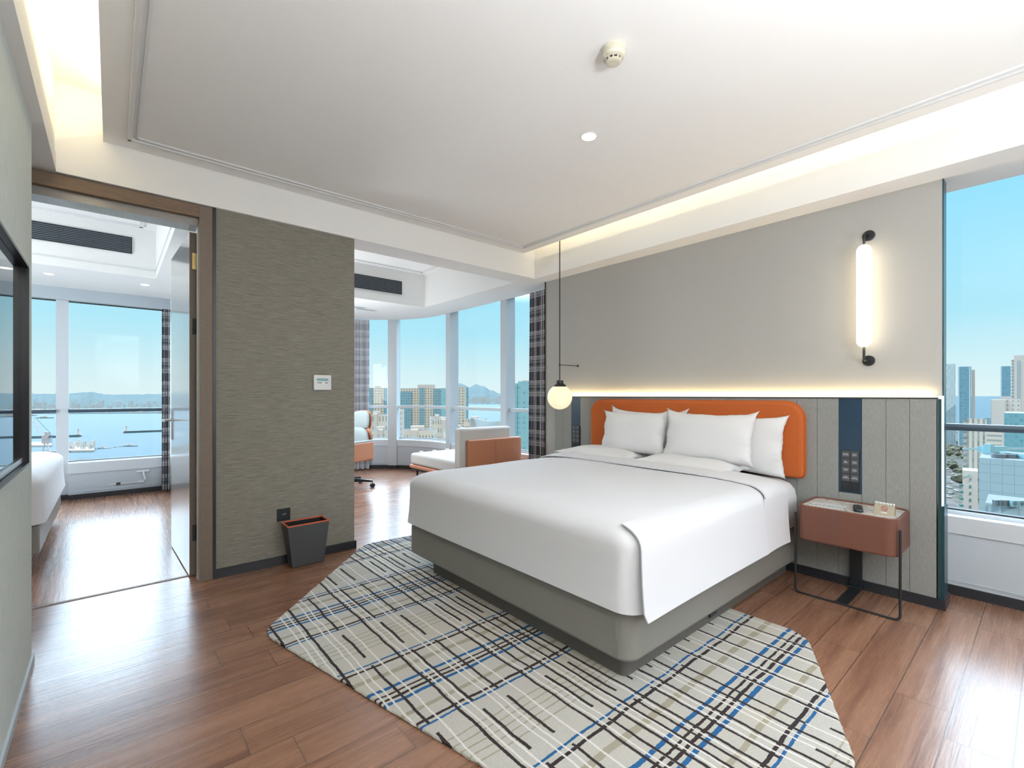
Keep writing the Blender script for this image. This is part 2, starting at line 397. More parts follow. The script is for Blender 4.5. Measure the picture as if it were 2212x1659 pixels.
def wood(along, W, L, y_off, c_dark, c_mid, c_light):
    def f(t, p):
        pos = t.n('ShaderNodeNewGeometry').outputs['Position']
        x, y, z = t.sep(pos)[:]
        if along == 'Y': x, y = y, x
        v = t.m('DIVIDE', t.m('SUBTRACT', y, y_off), W)
        row = t.m('FLOOR', v); fv = t.m('SUBTRACT', v, row)
        rr = t.white(t.comb(row, 3.7, 1.0))
        u = t.m('ADD', t.m('DIVIDE', x, L), t.m('MULTIPLY', rr, 5.0))
        cl = t.m('FLOOR', u); fu = t.m('SUBTRACT', u, cl)
        rnd = t.white(t.comb(row, cl, 9.0)); rnd2 = t.white(t.comb(row, cl, 4.0))
        # grain
        gx = t.m('ADD', x, t.m('MULTIPLY', rnd, 17.0)); gy = t.m('ADD', y, t.m('MULTIPLY', rnd2, 5.0))
        g1 = t.noise(t.comb(t.m('MULTIPLY', gx, 0.9), t.m('MULTIPLY', gy, 15.0), 0.0), 1, 4, 0.52, 0.8)
        g2 = t.noise(t.comb(t.m('MULTIPLY', gx, 2.6), t.m('MULTIPLY', gy, 150.0), 0.0), 1, 3, 0.7)
        g = t.m('ADD', t.m('MULTIPLY', g1, 0.90), t.m('MULTIPLY', g2, 0.10))
        c, _ = t.ramp(g, [(0.30, c_dark), (0.49, c_mid), (0.70, c_light)])
        c = t.mix(t.m('MULTIPLY', rnd, 0.35), c, t.mix(rnd2, c_dark, c_light))
        # joints
        ev = t.m('MINIMUM', fv, t.m('SUBTRACT', 1.0, fv)); eu = t.m('MINIMUM', fu, t.m('SUBTRACT', 1.0, fu))
        jv = t.m('LESS_THAN', ev, 0.0017 / W); ju = t.m('LESS_THAN', eu, 0.0014 / L)
        j = t.m('MAXIMUM', jv, ju)
        c = t.mix(t.m('MULTIPLY', j, 0.9), c, (0.045, 0.028, 0.02, 1))
        t.put(p.inputs['Base Color'], c)
        # wire-brushed surface: fine ridges along the board
        w1 = t.noise(t.comb(t.m('MULTIPLY', gx, 3.0), t.m('MULTIPLY', gy, 70.0), 0.0), 1, 2, 0.5, 0.6)
        h = t.m('SUBTRACT', t.m('ADD', t.m('MULTIPLY', w1, 0.55), t.m('MULTIPLY', g1, 0.5)), t.m('MULTIPLY', j, 0.6))
        t.put(p.inputs['Normal'], t.bump(h, 0.16, 0.004))
        t.put(p.inputs['Roughness'], t.maprange(g2, 0.3, 0.7, 0.22, 0.31))
    return f
WC = ((0.145, 0.062, 0.036, 1), (0.235, 0.112, 0.065, 1), (0.31, 0.162, 0.098, 1))
M['floor_x'] = mat('oak_boards', rough=0.3, spec=0.7, build=wood('X', 0.1727, 1.22, 3.715, *WC))
M['floor_y'] = mat('oak_boards_far_room', rough=0.3, spec=0.6, build=wood('Y', 0.1727, 1.22, 0.02, *WC))

def rugmat(t, p):
    pos = t.n('ShaderNodeNewGeometry').outputs['Position']
    x, y, z = t.sep(pos)[:]
    wob = lambda sc, amp, seed: t.m('MULTIPLY', t.m('SUBTRACT', t.noise(t.comb(x, y, seed), sc, 2), 0.5), amp)
    xw = t.m('ADD', x, t.m('ADD', wob(5, 0.022, 1.0), wob(70, 0.006, 2.0)))
    yw = t.m('ADD', y, t.m('ADD', wob(5, 0.026, 5.0), wob(70, 0.006, 7.0)))
    PER = 0.923
    fy = t.m('FRACT', t.m('DIVIDE', t.m('ADD', yw, PER - 0.19), PER))   # y=0.19 -> 0 ; 1.113 -> 0
    def pos_y(v): return ((v - 0.19) / PER) % 1.0
    fib = t.noise(pos, 420, 2, 0.7)
    blot = t.noise(t.comb(x, y, 0.0), 2.2, 2)
    base = t.mix(t.maprange(fib, 0.3, 0.7), (0.385, 0.365, 0.33, 1), (0.61, 0.585, 0.535, 1))
    base = t.mix(t.maprange(blot, 0.45, 0.7, 0.0, 0.35), base, (0.56, 0.48, 0.36, 1))
    Z = (0, 0, 0, 0)
    BLUE = (0.03, 0.12, 0.28, 1); BLK = (0.045, 0.035, 0.035, 1); TAN = (0.27, 0.225, 0.13, 1)
    def lines(f, ls):
        st = [(0.0, Z)]
        for c0, w, col in sorted(ls, key=lambda q: q[0]):
            st.append((max(0.0001, c0 - w / 2), col)); st.append((c0 + w / 2, Z))
        return t.ramp(f, st, 'CONSTANT')
    # soft wide tan bands
    tb, ta = lines(fy, [(pos_y(1.93), 0.030 / PER, TAN), (pos_y(1.63), 0.024 / PER, TAN), (pos_y(1.30), 0.007 / PER, TAN), (pos_y(1.335), 0.007 / PER, TAN), (pos_y(1.37), 0.006 / PER, TAN), (pos_y(1.26), 0.006 / PER, TAN), (pos_y(1.41), 0.005 / PER, TAN)])
    base = t.mix(t.m('MULTIPLY', ta, 0.6), base, tb)
    # blue and black bands running towards the bed wall
    cy_, ay = lines(fy, [(pos_y(2.047), 0.013 / PER, BLUE), (pos_y(2.012), 0.012 / PER, BLK), (pos_y(1.83), 0.018 / PER, BLUE), (pos_y(1.792), 0.012 / PER, BLK), (pos_y(1.76), 0.012 / PER, BLK), (pos_y(1.728), 0.018 / PER, BLUE), (pos_y(1.555), 0.013 / PER, BLK), (pos_y(1.527), 0.012 / PER, BLUE)])
    base = t.mix(ay, base, cy_)
    # pale threads
    fx3 = t.m('FRACT', t.m('DIVIDE', t.m('ADD', xw, 0.02), 0.345))
    WH = (0.74, 0.70, 0.67, 1)
    cw, aw = lines(fx3, [(0.12, 0.022, WH), (0.22, 0.022, WH), (0.46, 0.022, WH), (0.55, 0.022, WH), (0.80, 0.024, WH)])
    base = t.mix(t.m('MULTIPLY', aw, 0.85), base, cw)
    # black threads running away from the window: long ones, and short strokes kept to their fields
    def threads(xs, w):
        acc = None
        for v in xs:
            q = t.m('COMPARE', xw, v, w / 2)
            acc = q if acc is None else t.m('MAXIMUM', acc, q)
        return acc
    base = t.mix(threads([0.64, 0.772, 1.036, 1.381, 1.50, 1.56, 1.655, 1.80, 1.92, 2.10, 2.34, 2.58], 0.0125), base, BLK)
    g1 = t.m('MULTIPLY', t.m('GREATER_THAN', fy, pos_y(2.115)), t.m('LESS_THAN', fy, pos_y(2.39)))
    base = t.mix(t.m('MULTIPLY', threads([0.903, 1.108, 1.232, 1.45, 1.60, 1.72, 1.86, 2.02, 2.2, 2.46], 0.0135), g1), base, BLK)
    g2 = t.m('MULTIPLY', t.m('GREATER_THAN', fy, pos_y(1.53)), t.m('LESS_THAN', fy, pos_y(2.035)))
    base = t.mix(t.m('MULTIPLY', threads([0.903, 1.105, 1.236, 1.44, 1.61, 1.73, 1.98, 2.22, 2.46], 0.012), g2), base, BLK)
    t.put(p.inputs['Base Color'], base)
    t.put(p.inputs['Normal'], t.bump(fib, 0.6, 0.006))
M['rug'] = mat('woven_rug', rough=0.95, spec=0.1, build=rugmat)

def plaid(t, p):
    uv = t.n('ShaderNodeUVMap').outputs[0]
    u, v, _ = t.sep(uv)[:]
    Z = (0, 0, 0, 0); WH = (0.80, 0.79, 0.80, 1); MID = (0.30, 0.30, 0.33, 1)
    def lines(f, ls):
        st = [(0.0, Z)]
        for c0, w, col in sorted(ls, key=lambda q: q[0]):
            st.append((max(0.0001, c0 - w / 2), col)); st.append((c0 + w / 2, Z))
        return t.ramp(f, st, 'CONSTANT')
    base = (0.075, 0.075, 0.095, 1)
    fv = t.m('FRACT', t.m('DIVIDE', v, 0.30))
    a_, aa = lines(fv, [(0.30, 0.10, MID), (0.50, 0.08, MID)])
    base = t.mix(t.m('MULTIPLY', aa, 0.6), base, a_)
    fu = t.m('FRACT', t.m('DIVIDE', u, 0.20))
    b_, ba = lines(fu, [(0.12, 0.05, MID), (0.30, 0.07, WH), (0.42, 0.03, MID), (0.66, 0.06, WH), (0.75, 0.03, WH), (0.9, 0.03, MID)])
    base = t.mix(t.m('MULTIPLY', ba, 0.85), base, b_)
    c_, ca = lines(fv, [(0.13, 0.028, WH), (0.19, 0.026, WH), (0.25, 0.026, WH), (0.60, 0.026, WH), (0.66, 0.026, WH), (0.72, 0.030, WH)])
    base = t.mix(t.m('MULTIPLY', ca, 0.8), base, c_)
    t.put(p.inputs['Base Color'], base)
    p.inputs['Transmission Weight'].default_value = 0.0
M['plaid'] = mat('plaid_curtain', rough=0.9, spec=0.1, build=plaid)
def plaid_backlit(t, p):
    plaid(t, p)
    l = p.inputs['Base Color'].links[0]; src = l.from_socket
    t.put(p.inputs['Base Color'], t.mix(0.38, src, (0.62, 0.64, 0.70, 1)))  # paler mix paints the backlight through the cloth into its colour
M['plaid_backlit'] = mat('backlit_plaid_curtain', rough=0.9, spec=0.1, build=plaid_backlit)

# ================================================================== THE ROOM
S = 2.52; TOP = 3.04
ARC_C = (2.60, 6.35); ARC_R = 1.5
def arc(a0, a1, R=ARC_R, n=14):
    return [(ARC_C[0] + R * math.cos(math.radians(a0 + (a1 - a0) * k / n)), ARC_C[1] + R * math.sin(math.radians(a0 + (a1 - a0) * k / n))) for k in range(n + 1)]
FACADE = [(4.1, 3.70), (4.1, 6.35)] + arc(0, 90)[1:] + [(1.5, 7.85)]

# floors
b = NB(); prism(b, [(-0.72, -1.55), (4.16, -1.55), (4.16, 6.35)] + arc(4, 90, 1.56) + [(1.45, 7.91), (1.45, 3.885), (-0.72, 3.885)], -0.12, 0.0)
structure(finish('floor', b, M['floor_x']), 'brown oak board floor of the bedroom and bay')
b = NB(); box(b, -3.05, 0.62, 3.90, 7.8, -0.12, 0.0)
structure(finish('floor', b, M['floor_y']), 'oak board floor of the room beyond the doorway')
b = NB(); box(b, -0.40, 0.44, 3.878, 3.905, -0.02, 0.003)
structure(finish('trim_1', b, M['casing']), 'thin threshold strip across the doorway floor')

# bedroom ceiling: slab, dropped panel, beams with a shadow groove
b = NB(); box(b, -3.1, 4.3, -1.6, 8.1, TOP, TOP + 0.12)
structure(finish('ceiling', b, M['ceiling']), 'upper ceiling slab')
b = NB(); box(b, -0.04, 3.34, -1.5, 3.70, 2.765, 2.81)
structure(finish('ceiling', b, M['ceiling']), 'white dropped ceiling panel above the bed')
b = NB()
for (i, w, d) in ((0.0, 0.022, 0.016), (0.040, 0.014, 0.010)):
    x0, x1, y1 = 0.068 + i, 3.215 - i, 3.56 - i
    box(b, x0, x0 + w, -1.45, y1, 2.765 - d, 2.766, 0.003)
    box(b, x1 - w, x1, -1.45, y1, 2.765 - d, 2.766, 0.003)
    box(b, x0, x1, y1 - w, y1, 2.765 - d, 2.766, 0.003)
structure(finish('trim_2', b, M['moulding']), 'double picture frame moulding on the ceiling panel')
def beam(name, x0, x1, y0, y1, lab, face):
    b = NB(); box(b, x0, x1, y0, y1, 2.62, TOP)
    e = 0.006; q = [x0, x1, y0, y1]
    for s in face:
        if s == '+x': q[1] += e
        if s == '-x': q[0] -= e
        if s == '-y': q[2] -= e
    box(b, q[0], q[1], q[2], q[3], S, 2.6195)
    structure(finish(name, b, M['ceiling']), lab)
beam('ceiling', -0.72, -0.247, -1.5, 3.70, 'dropped ceiling edge above the television wall', ['+x'])
b = NB()
box(b, 3.51, 3.98, -1.5, 3.70, 2.62, TOP); box(b, 3.504, 3.98, -1.5, 3.694, S, 2.6195)
box(b, -0.72, 3.98, 3.701, 3.97, 2.62, TOP); box(b, -0.72, 3.98, 3.695, 3.97, S, 2.6195)
structure(finish('ceiling', b, M['ceiling']), 'dropped ceiling edge above the bed wall and across the opening')
# bay ceiling: soffit around a raised coffer
b = NB()
box(b, 3.45, 3.98, 3.97, 6.35, 2.62, TOP)
box(b, 3.444, 3.98, 3.97, 6.35, S, 2.6195)
pts = [(1.5, 5.956), (3.45, 5.956), (3.45, 6.35), (3.98, 6.35)] + arc(4, 90, 1.38) + [(1.5, 7.73)]
prism(b, pts, 2.62, TOP)
pts = [(1.5, 5.95), (3.444, 5.95), (3.45, 6.35), (3.98, 6.35)] + arc(4, 90, 1.38) + [(1.5, 7.73)]
prism(b, pts, S, 2.6195)
box(b, 1.5, 3.45, 3.97, 5.956, 2.985, TOP)
structure(finish('ceiling', b, M['ceiling']), 'white soffit and coffer of the bay')
b = NB()
box(b, 1.6, 3.33, 5.80, 5.83, 2.972, 2.986); box(b, 3.30, 3.33, 4.10, 5.83, 2.972, 2.986); box(b, 1.6, 3.33, 4.10, 4.13, 2.972, 2.986)
structure(finish('trim_3', b, M['moulding']), 'moulding frame inside the bay coffer')
b = NB(); sweep(b, [(4.1, -1.5)] + FACADE, -0.04, 0.14, 2.615, TOP)
structure(finish('ceiling', b, M['ceiling']), 'narrow raised pocket along the glazing')
# far room ceiling
b = NB()
box(b, -3.0, 0.6, 3.97, 4.15, S, TOP); box(b, 0.365, 0.6, 4.15, 6.40, S, TOP); box(b, -3.0, 0.6, 6.40, 7.62, S, TOP)
structure(finish('ceiling', b, M['ceiling']), 'white soffit of the room beyond the doorway')
b = NB(); box(b, -3.0, 0.25, 6.27, 6.30, 3.02, TOP); box(b, 0.22, 0.25, 4.3, 6.30, 3.02, TOP); box(b, 0.356, 0.3655, 4.15, 6.409, 2.60, 2.61); box(b, -3.0, 0.3655, 6.391, 6.40, 2.60, 2.61)
structure(finish('trim_4', b, M['moulding']), 'moulding line in the coffer beyond the doorway')

# walls
b = NB(); box(b, -0.70, -0.285, -1.5, 3.112, 0.0, S)
structure(finish('wall_left', b, M['tvwall']), 'pale textured wall carrying the television')
b = NB(); box(b, -0.72, -0.66, 3.112, 3.72, 0.0, S)
structure(finish('wall_left', b, M['tvwall']), 'short return wall left of the doorway')
b = NB(); box(b, -0.72, 4.16, -1.56, -1.5, 0.0, TOP)
structure(finish('wall_back', b, M['bedwall']), 'wall behind the viewer')
b = NB(); box(b, 0.515, 0.60, 3.72, 3.885, 0.0, S); box(b, 0.60, 1.5, 3.72, 7.85, 0.0, TOP)
structure(finish('wall_front', b, M['doorwall']), 'brown grasscloth wall between the doorway and the bay')
b = NB(); box(b, -0.72, -0.40, 3.72, 3.97, 0.0, S); box(b, -3.05, -0.72, 3.72, 3.97, 0.0, TOP)
structure(finish('wall_front', b, M['doorwall']), 'wall left of the doorway')
b = NB(); box(b, -3.1, -3.0, 3.9, 7.8, 0.0, TOP)
structure(finish('wall_left', b, M['tvwall']), 'end wall of the room beyond the doorway')
b = NB(); box(b, 0.585, 0.6, 3.97, 7.62, 0.0, S)
structure(finish('wall_right', b, M['ceiling']), 'white side wall of the room beyond the doorway')
b = NB(); box(b, 3.70, 3.80, 0.425, 3.72, 0.0, S)
structure(finish('wall_right', b, M['bedwall']), 'linen covered wall behind the bed')
b = NB(); box(b, 3.80, 4.16, 0.47, 3.695, 0.0, 2.615)
structure(finish('wall_right', b, M['bedwall']), 'solid pier behind the bed wall')
# textile boards below the ledge
b = NB()
EDG = [0.445, 0.566, 0.680, 0.803, 0.929, 1.053, 1.178, 1.304] + [1.304 + 0.1248 * k for k in range(1, 19)]
EDG = EDG[:-1] + [3.534]
NAVY = [(0.803, 0.929), None]
for a, c in zip(EDG, EDG[1:]):
    if abs(a - 0.803) < 0.01:
        box(b, 3.660, 3.70, a + 0.001, c - 0.001, 0.06, 0.607); continue
    if abs(a - 3.176) < 0.02:
        box(b, 3.660, 3.70, a + 0.001, c - 0.001, 0.06, 0.607); NAVY[1] = (a, c); continue
    box(b, 3.660, 3.70, a + 0.001, c - 0.001, 0.06, 1.226)
boards = structure(finish('trim_5', b, M['panel']), 'grey textile boards below the lit ledge')
b = NB()
for a, c in NAVY: box(b, 3.662, 3.70, a + 0.001, c - 0.001, 0.607, 1.226)
nv = finish('navy_board', b, M['navy'], boards); nv['label'] = 'dark navy boards'
b = NB(); box(b, 3.668, 3.699, 0.446, 3.533, 0.06, 1.22)
finish('seam_backing', b, M['seam'], boards)
b = NB(); box(b, 3.656, 3.70, 0.440, 3.538, 1.226, 1.235)
structure(finish('trim_6', b, M['seam']), 'dark metal cap along the top of the boards')
b = NB(); box(b, 3.672, 3.695, 0.44, 3.53, 1.235, 1.244)
t6 = tag(finish('led_strip', b, M['led']), 'glowing warm LED line along the ledge above the headboard', 'LED strip')
b = NB(); box(b, 3.672, 3.714, 0.419, 0.4375, 0.60, 1.244)
tag(finish('led_strip', b, M['ledcool']), 'upright cool LED line at the window end of the boards', 'LED strip')
b = NB(); box(b, 3.660, 3.672, 0.424, 0.4385, 0.06, 1.226); box(b, 3.672, 3.80, 0.412, 0.4248, 0.06, 0.60)
box(b, 3.714, 3.80, 0.4185, 0.4248, 0.60, 1.244); box(b, 3.70, 3.80, 0.4185, 0.4248, 1.244, S)
structure(finish('trim_7', b, M['edge']), 'dark metal edge with a painted teal colour fringe on the end of the bed wall')
# baseboards
b = NB(); box(b, 3.648, 3.70, 0.405, 3.54, 0, 0.06); box(b, 3.70, 3.82, 0.405, 0.425, 0, 0.06)
structure(finish('baseboard_right', b, M['base']), 'black baseboard below the boards')
b = NB(); box(b, 0.536, 1.512, 3.706, 3.72, 0, 0.062); box(b, 1.5, 1.512, 3.706, 7.8, 0, 0.062)
structure(finish('baseboard_front', b, M['base']), 'black baseboard of the grasscloth wall')
b = NB(); box(b, -0.285, -0.276, -1.5, 3.12, 0, 0.035)
structure(finish('baseboard_left', b, M['apron']), 'slim grey baseboard below the television wall')
b = NB(); box(b, 3.69, 3.70, 3.534, 3.72, 0, 0.06)
structure(finish('baseboard_right', b, M['base']), 'short black baseboard beside the curtain')
b = NB(); box(b, 3.694, 3.70, 3.529, 3.536, 0.06, 1.226)
structure(finish('trim_8', b, M['seam']), 'thin dark upright strip where the boards end')
b = NB(); box(b, 3.69, 3.79, 3.72, 3.728, 0.0, S)
structure(finish('trim_9', b, M['seam']), 'dark edge strip beside the near curtain')

# doorway
dr = empty('door_1', (0.455, 3.93, 0), None, None, kind='structure')
b = NB(); box(b, 0.441, 0.518, 3.712, 3.80, 0.0, 2.515, 0.002)
cs = finish('door_frame', b, M['casing_v'], dr)
b = NB(); box(b, -0.70, 0.441, 3.712, 3.895, 2.435, 2.515, 0.002)
finish('door_frame', b, M['casing'], dr)
b = NB(); box(b, -0.40, 0.4405, 3.75, 3.895, 2.385, 2.4345)
fr = finish('door_lining', b, M['leaf'], dr)  # pale leaf finish stands in for floor glare on the underside
b = NB(); box(b, 0.4375, 0.4412, 3.770, 3.800, 0.0, 2.385); finish('seal_strip', b, M['ledge'], dr)
b = NB(); box(b, 0.518, 0.536, 3.708, 3.722, 0.0, S)
structure(finish('trim_10', b, M['base']), 'black upright strip between door casing and grasscloth')
b = NB(); prism(b, [(0.4015, 3.855), (0.4465, 3.857), (0.414, 4.735), (0.370, 4.732)], 0.012, 2.365)
lf = finish('door_leaf', b, M['leaf'], dr); lf['label'] = 'open brown wooden door leaf'
b = NB(); box(b, 0.4020, 0.4460, 3.8520, 3.8552, 0.013, 2.364); finish('edge_band', b, M['casing_v'], lf)
for z in (2.17, 1.72, 0.30):
    b = NB(); box(b, 0.418, 0.4445, 3.851, 3.8565, z - 0.055, z + 0.055); tube(b, [(0.4475, 3.847, z - 0.055), (0.4475, 3.847, z + 0.055)], 0.007, 8)
    for dz_ in (-0.035, 0, 0.035): lathe(b, [(0.0035, 3.8490), (0.0035, 3.8515)], 0.430, z + dz_, 8, 'Y')
    finish('hinge', b, M['brass'] if z > 2 else M['seam'], dr)
b = NB(); box(b, 0.364, 0.3755, 4.655, 4.685, 0.885, 1.13, 0.002)
hb0 = finish('door_handle', b, M['chrome'], dr)
b = NB(); tube(b, fillet([(0.368, 4.67, 1.045), (0.311, 4.67, 1.045), (0.308, 4.54, 1.045)], 0.012), 0.009, 10)
finish('lever', b, M['chrome'], hb0)

# windows
WN = [0]
def window(path, zb, zt, lab, ledge=(0.385, 0.49), header=None, tube_rail=True, posts=(), apm='apron', n_in=0.10, railo=(0.035, 0.075), railm='white', rz=(1.025, 1.07)):
    WN[0] += 1
    mid = path[len(path) // 2]
    w = empty('window_%d' % WN[0], (mid[0], mid[1], 0), None, None, kind='structure'); w['label'] = lab
    b = NB(); sweep(b, path, -0.03, -0.022, zb, zt); finish('glass', b, M['glass'], w)
    b = NB(); sweep(b, path, -0.045, -0.005, zb - 0.012, zb + 0.006); sweep(b, path, -0.045, -0.005, zt - 0.006, zt + 0.012); finish('gasket', b, M['gasket'], w)
    b = NB(); sweep(b, path, -0.05, 0.02, zt + 0.006, (header or 2.618)); sweep(b, path, -0.06, n_in + 0.012, ledge[0], ledge[1]); sweep(b, path, -0.06, 0.02, ledge[1], zb - 0.004)
    finish('frame', b, M['ledge'], w)
    b = NB(); sweep(b, path, -0.06, n_in, 0.0, ledge[0]); sweep(b, path, n_in, n_in + 0.006, 0.085, 0.092)
    finish('apron_panel', b, M[apm], w)
    b = NB(); sweep(b, path, n_in, n_in + 0.010, 0.0, 0.06); finish('kickboard', b, M['base'], w)
    b = NB()
    if tube_rail:
        o = (railo[0] + railo[1]) / 2
        tube(b, [(p[0], p[1], (rz[0] + rz[1]) / 2) for p in offset_path(path, o)], 0.0225, 12)
    else:
        sweep(b, path, railo[0], railo[1], rz[0], rz[1])
    finish('guard_rail', b, M[railm], w)
    return w
window([(4.1, -1.5), (4.1, 0.47)], 0.515, 2.592, 'tall window right of the bed wall with a dark guard rail', railm='tube')
window([(4.1, 3.70), (4.1, 4.745)], 0.515, 2.592, 'bay window between the near curtain and first post', tube_rail=False)
window([(4.1, 4.86), (4.1, 6.10)], 0.515, 2.592, 'bay window between the two straight posts', tube_rail=False)
window([(4.1, 6.215), (4.1, 6.35)] + arc(0, 40.4)[1:], 0.515, 2.592, 'curved bay window at the rounded corner', tube_rail=False)
window(arc(46.2, 90) + [(1.5, 7.85)], 0.515, 2.592, 'bay window behind the far curtain', tube_rail=False)
window([(0.60, 7.70), (-0.395, 7.70)], 0.45, 2.372, 'window of the far room right of its post', ledge=(0.31, 0.437), header=2.53, railm='tube', n_in=0.09, rz=(1.04, 1.08), apm='apron')
window([(-0.50, 7.70), (-3.0, 7.70)], 0.45, 2.372, 'window of the far room left of its post', ledge=(0.31, 0.437), header=2.53, railm='tube', n_in=0.09, rz=(1.04, 1.08))
b = NB(); sweep(b, [(0.60, 7.70), (-3.0, 7.70)], 0.0, 0.085, 2.375, S + 0.02)
structure(finish('trim_11', b, M['apron']), 'grey header above the windows of the far room')
def post(name, path, o1, z1, lab, m_='white'):
    b = NB(); sweep(b, path, -0.03, o1, 0.06, z1); structure(finish(name, b, M[m_]), lab)
    b = NB(); sweep(b, path, -0.08, o1 + 0.008, 0.0, 0.06); structure(finish(name.replace('trim', 'trim'), b, M['base']), 'black foot of a window post')
post('trim_12', [(4.1, 4.742), (4.1, 4.862)], 0.125, 2.62, 'white window post nearest the near curtain')
post('trim_13', [(4.1, 6.098), (4.1, 6.218)], 0.125, 2.62, 'white window post before the rounded corner')
post('trim_14', arc(40.2, 46.4, n=3), 0.135, 2.62, 'white window post on the rounded corner')
post('trim_15', [(-0.393, 7.70), (-0.502, 7.70)], 0.03, 2.40, 'white window post of the far room', 'ledge')

# window latch fitting below the far room window
t = empty('window_latch', (0.33, 7.61, 0.27), 'white lever latch on the panel below the far room window', 'latch')
b = NB(); box(b, 0.235, 0.365, 7.592, 7.61, 0.262, 0.285, 0.004); finish('latch_plate', b, M['plastic'], t)
b = NB(); tube(b, [(0.30, 7.585, 0.272), (0.315, 7.57, 0.205), (0.322, 7.575, 0.17)], 0.010, 8); finish('lever', b, M['plastic'], t)
t = empty('window_restrictor', (0.15, 7.61, 0.14), 'flat metal stay under the latch of the far room window', 'window stay')
b = NB(); box(b, -0.03, 0.33, 7.600, 7.61, 0.130, 0.148, 0.001); finish('bar', b, M['ledge'], t)
b = NB(); box(b, 0.25, 0.31, 7.594, 7.602, 0.128, 0.158, 0.002); finish('bracket', b, M['plastic'], t)
b = NB(); box(b, 0.04, 0.08, 7.594, 7.602, 0.128, 0.158, 0.002); finish('catch', b, M['seam'], t)

# ================================================================== BED
def u_ring(x0, x1, y0, y1, d, z, rc, n=8, m=14, wav=0.0):
    """open outline: far end of the low-y side -> front corners -> far end of the high-y side"""
    a0 = x0 + d; b0 = y0 + d; b1 = y1 - d
    r = max(min(rc, (b1 - b0) / 2 - 1e-4), 1e-4)
    pts = []
    for k in range(m): pts.append((x1 + (a0 + r - x1) * k / m, b0))
    for k in range(n + 1):
        a = -PI / 2 - PI / 2 * k / n; pts.append((a0 + r + r * math.cos(a), b0 + r + r * math.sin(a)))
    for k in range(1, m): pts.append((a0, b0 + r + (b1 - b0 - 2 * r) * k / m))
    for k in range(n + 1):
        a = PI - PI / 2 * k / n; pts.append((a0 + r + r * math.cos(a), b1 - r + r * math.sin(a)))
    for k in range(1, m + 1): pts.append((a0 + r + (x1 - a0 - r) * k / m, b1))
    return [(p[0], p[1], z + (wav * math.sin(p[0] * 7 + p[1] * 5) if wav else 0)) for p in pts]
def sheet(bm, levels):
    rs = [[bm.verts.new(p) for p in l] for l in levels]
    for a, c in zip(rs, rs[1:]):
        for i in range(len(a) - 1): bm.faces.new((a[i], a[i + 1], c[i + 1], c[i]))
def solid(o, th, off=-1):
    md = o.modifiers.new('solidify', 'SOLIDIFY'); md.thickness = th; md.offset = off
    es = o.modifiers.new('edges', 'EDGE_SPLIT'); es.split_angle = math.radians(50); return o
def drape_prof(ztop, zhem, R=0.085, crown=0.05, flare=0.012):
    """(inset from the edge, z) from the middle of the top to the hem"""
    pr = []
    for d in (0.97, 0.75, 0.5, 0.34, 0.22, 0.14): pr.append((d, ztop - crown * (1 - d) ** 6 * 0.9))
    zc = pr[-1][1]
    for k in range(1, 8):
        a = PI / 2 * k / 7; rr = 0.13
        pr.append((rr * (1 - math.sin(a)) , zc - R * (1 - math.cos(a)) - 0.002))
    z1 = pr[-1][1]
    for k in range(1, 9):
        s_ = k / 8; pr.append((-flare * s_ + 0.004 * math.sin(s_ * PI), z1 + (zhem - z1) * s_))
    return pr
bed = empty('bed', (2.60, 2.08, 0), 'double bed with white linen on a taupe upholstered base, standing on the patterned rug', 'bed')
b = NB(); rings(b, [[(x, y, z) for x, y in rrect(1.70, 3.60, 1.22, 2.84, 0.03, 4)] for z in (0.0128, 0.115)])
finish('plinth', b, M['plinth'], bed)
b = NB()
lv = []
for d, z in ((0.022, 0.112), (0.006, 0.118), (0.0, 0.13), (0.0, 0.20), (0.0, 0.29), (0.004, 0.322), (0.014, 0.334), (0.03, 0.338)):
    lv.append([(x, y, z) for x, y in rrect(1.632 + d, 3.62, 1.15 + d, 3.06 - d, 0.07 - d * 0.5, 8)])
rings(b, lv); base = finish('base', b, M['bedbase'], bed, smooth=False)
b = NB(); pth = rrect(1.6315, 3.61, 1.1495, 3.0605, 0.071, 8)
tube(b, [(x, y, 0.327) for x, y in pth] + [(pth[0][0], pth[0][1], 0.327)], 0.0028, 6)
finish('piping', b, M['plinth'], base)
b = NB(); box(b, 2.455, 2.535, 1.211, 1.222, 0.04, 0.085, 0.002); finish('socket', b, M['black'], bed)
b = NB(); lv = []
for d, z in ((0.03, 0.335), (0.0, 0.36), (-0.004, 0.45), (0.0, 0.55), (0.01, 0.60), (0.035, 0.635), (0.08, 0.655), (0.16, 0.664), (0.4, 0.668)):
    lv.append([(x, y, z) for x, y in rrect(1.70 + d * 0.4, 3.655 - d * 0.5, 1.145 + d, 3.055 - d, max(0.12 - d * 0.2, 0.02), 8)])
rings(b, lv); finish('mattress', b, M['linen'], bed, smooth=True)
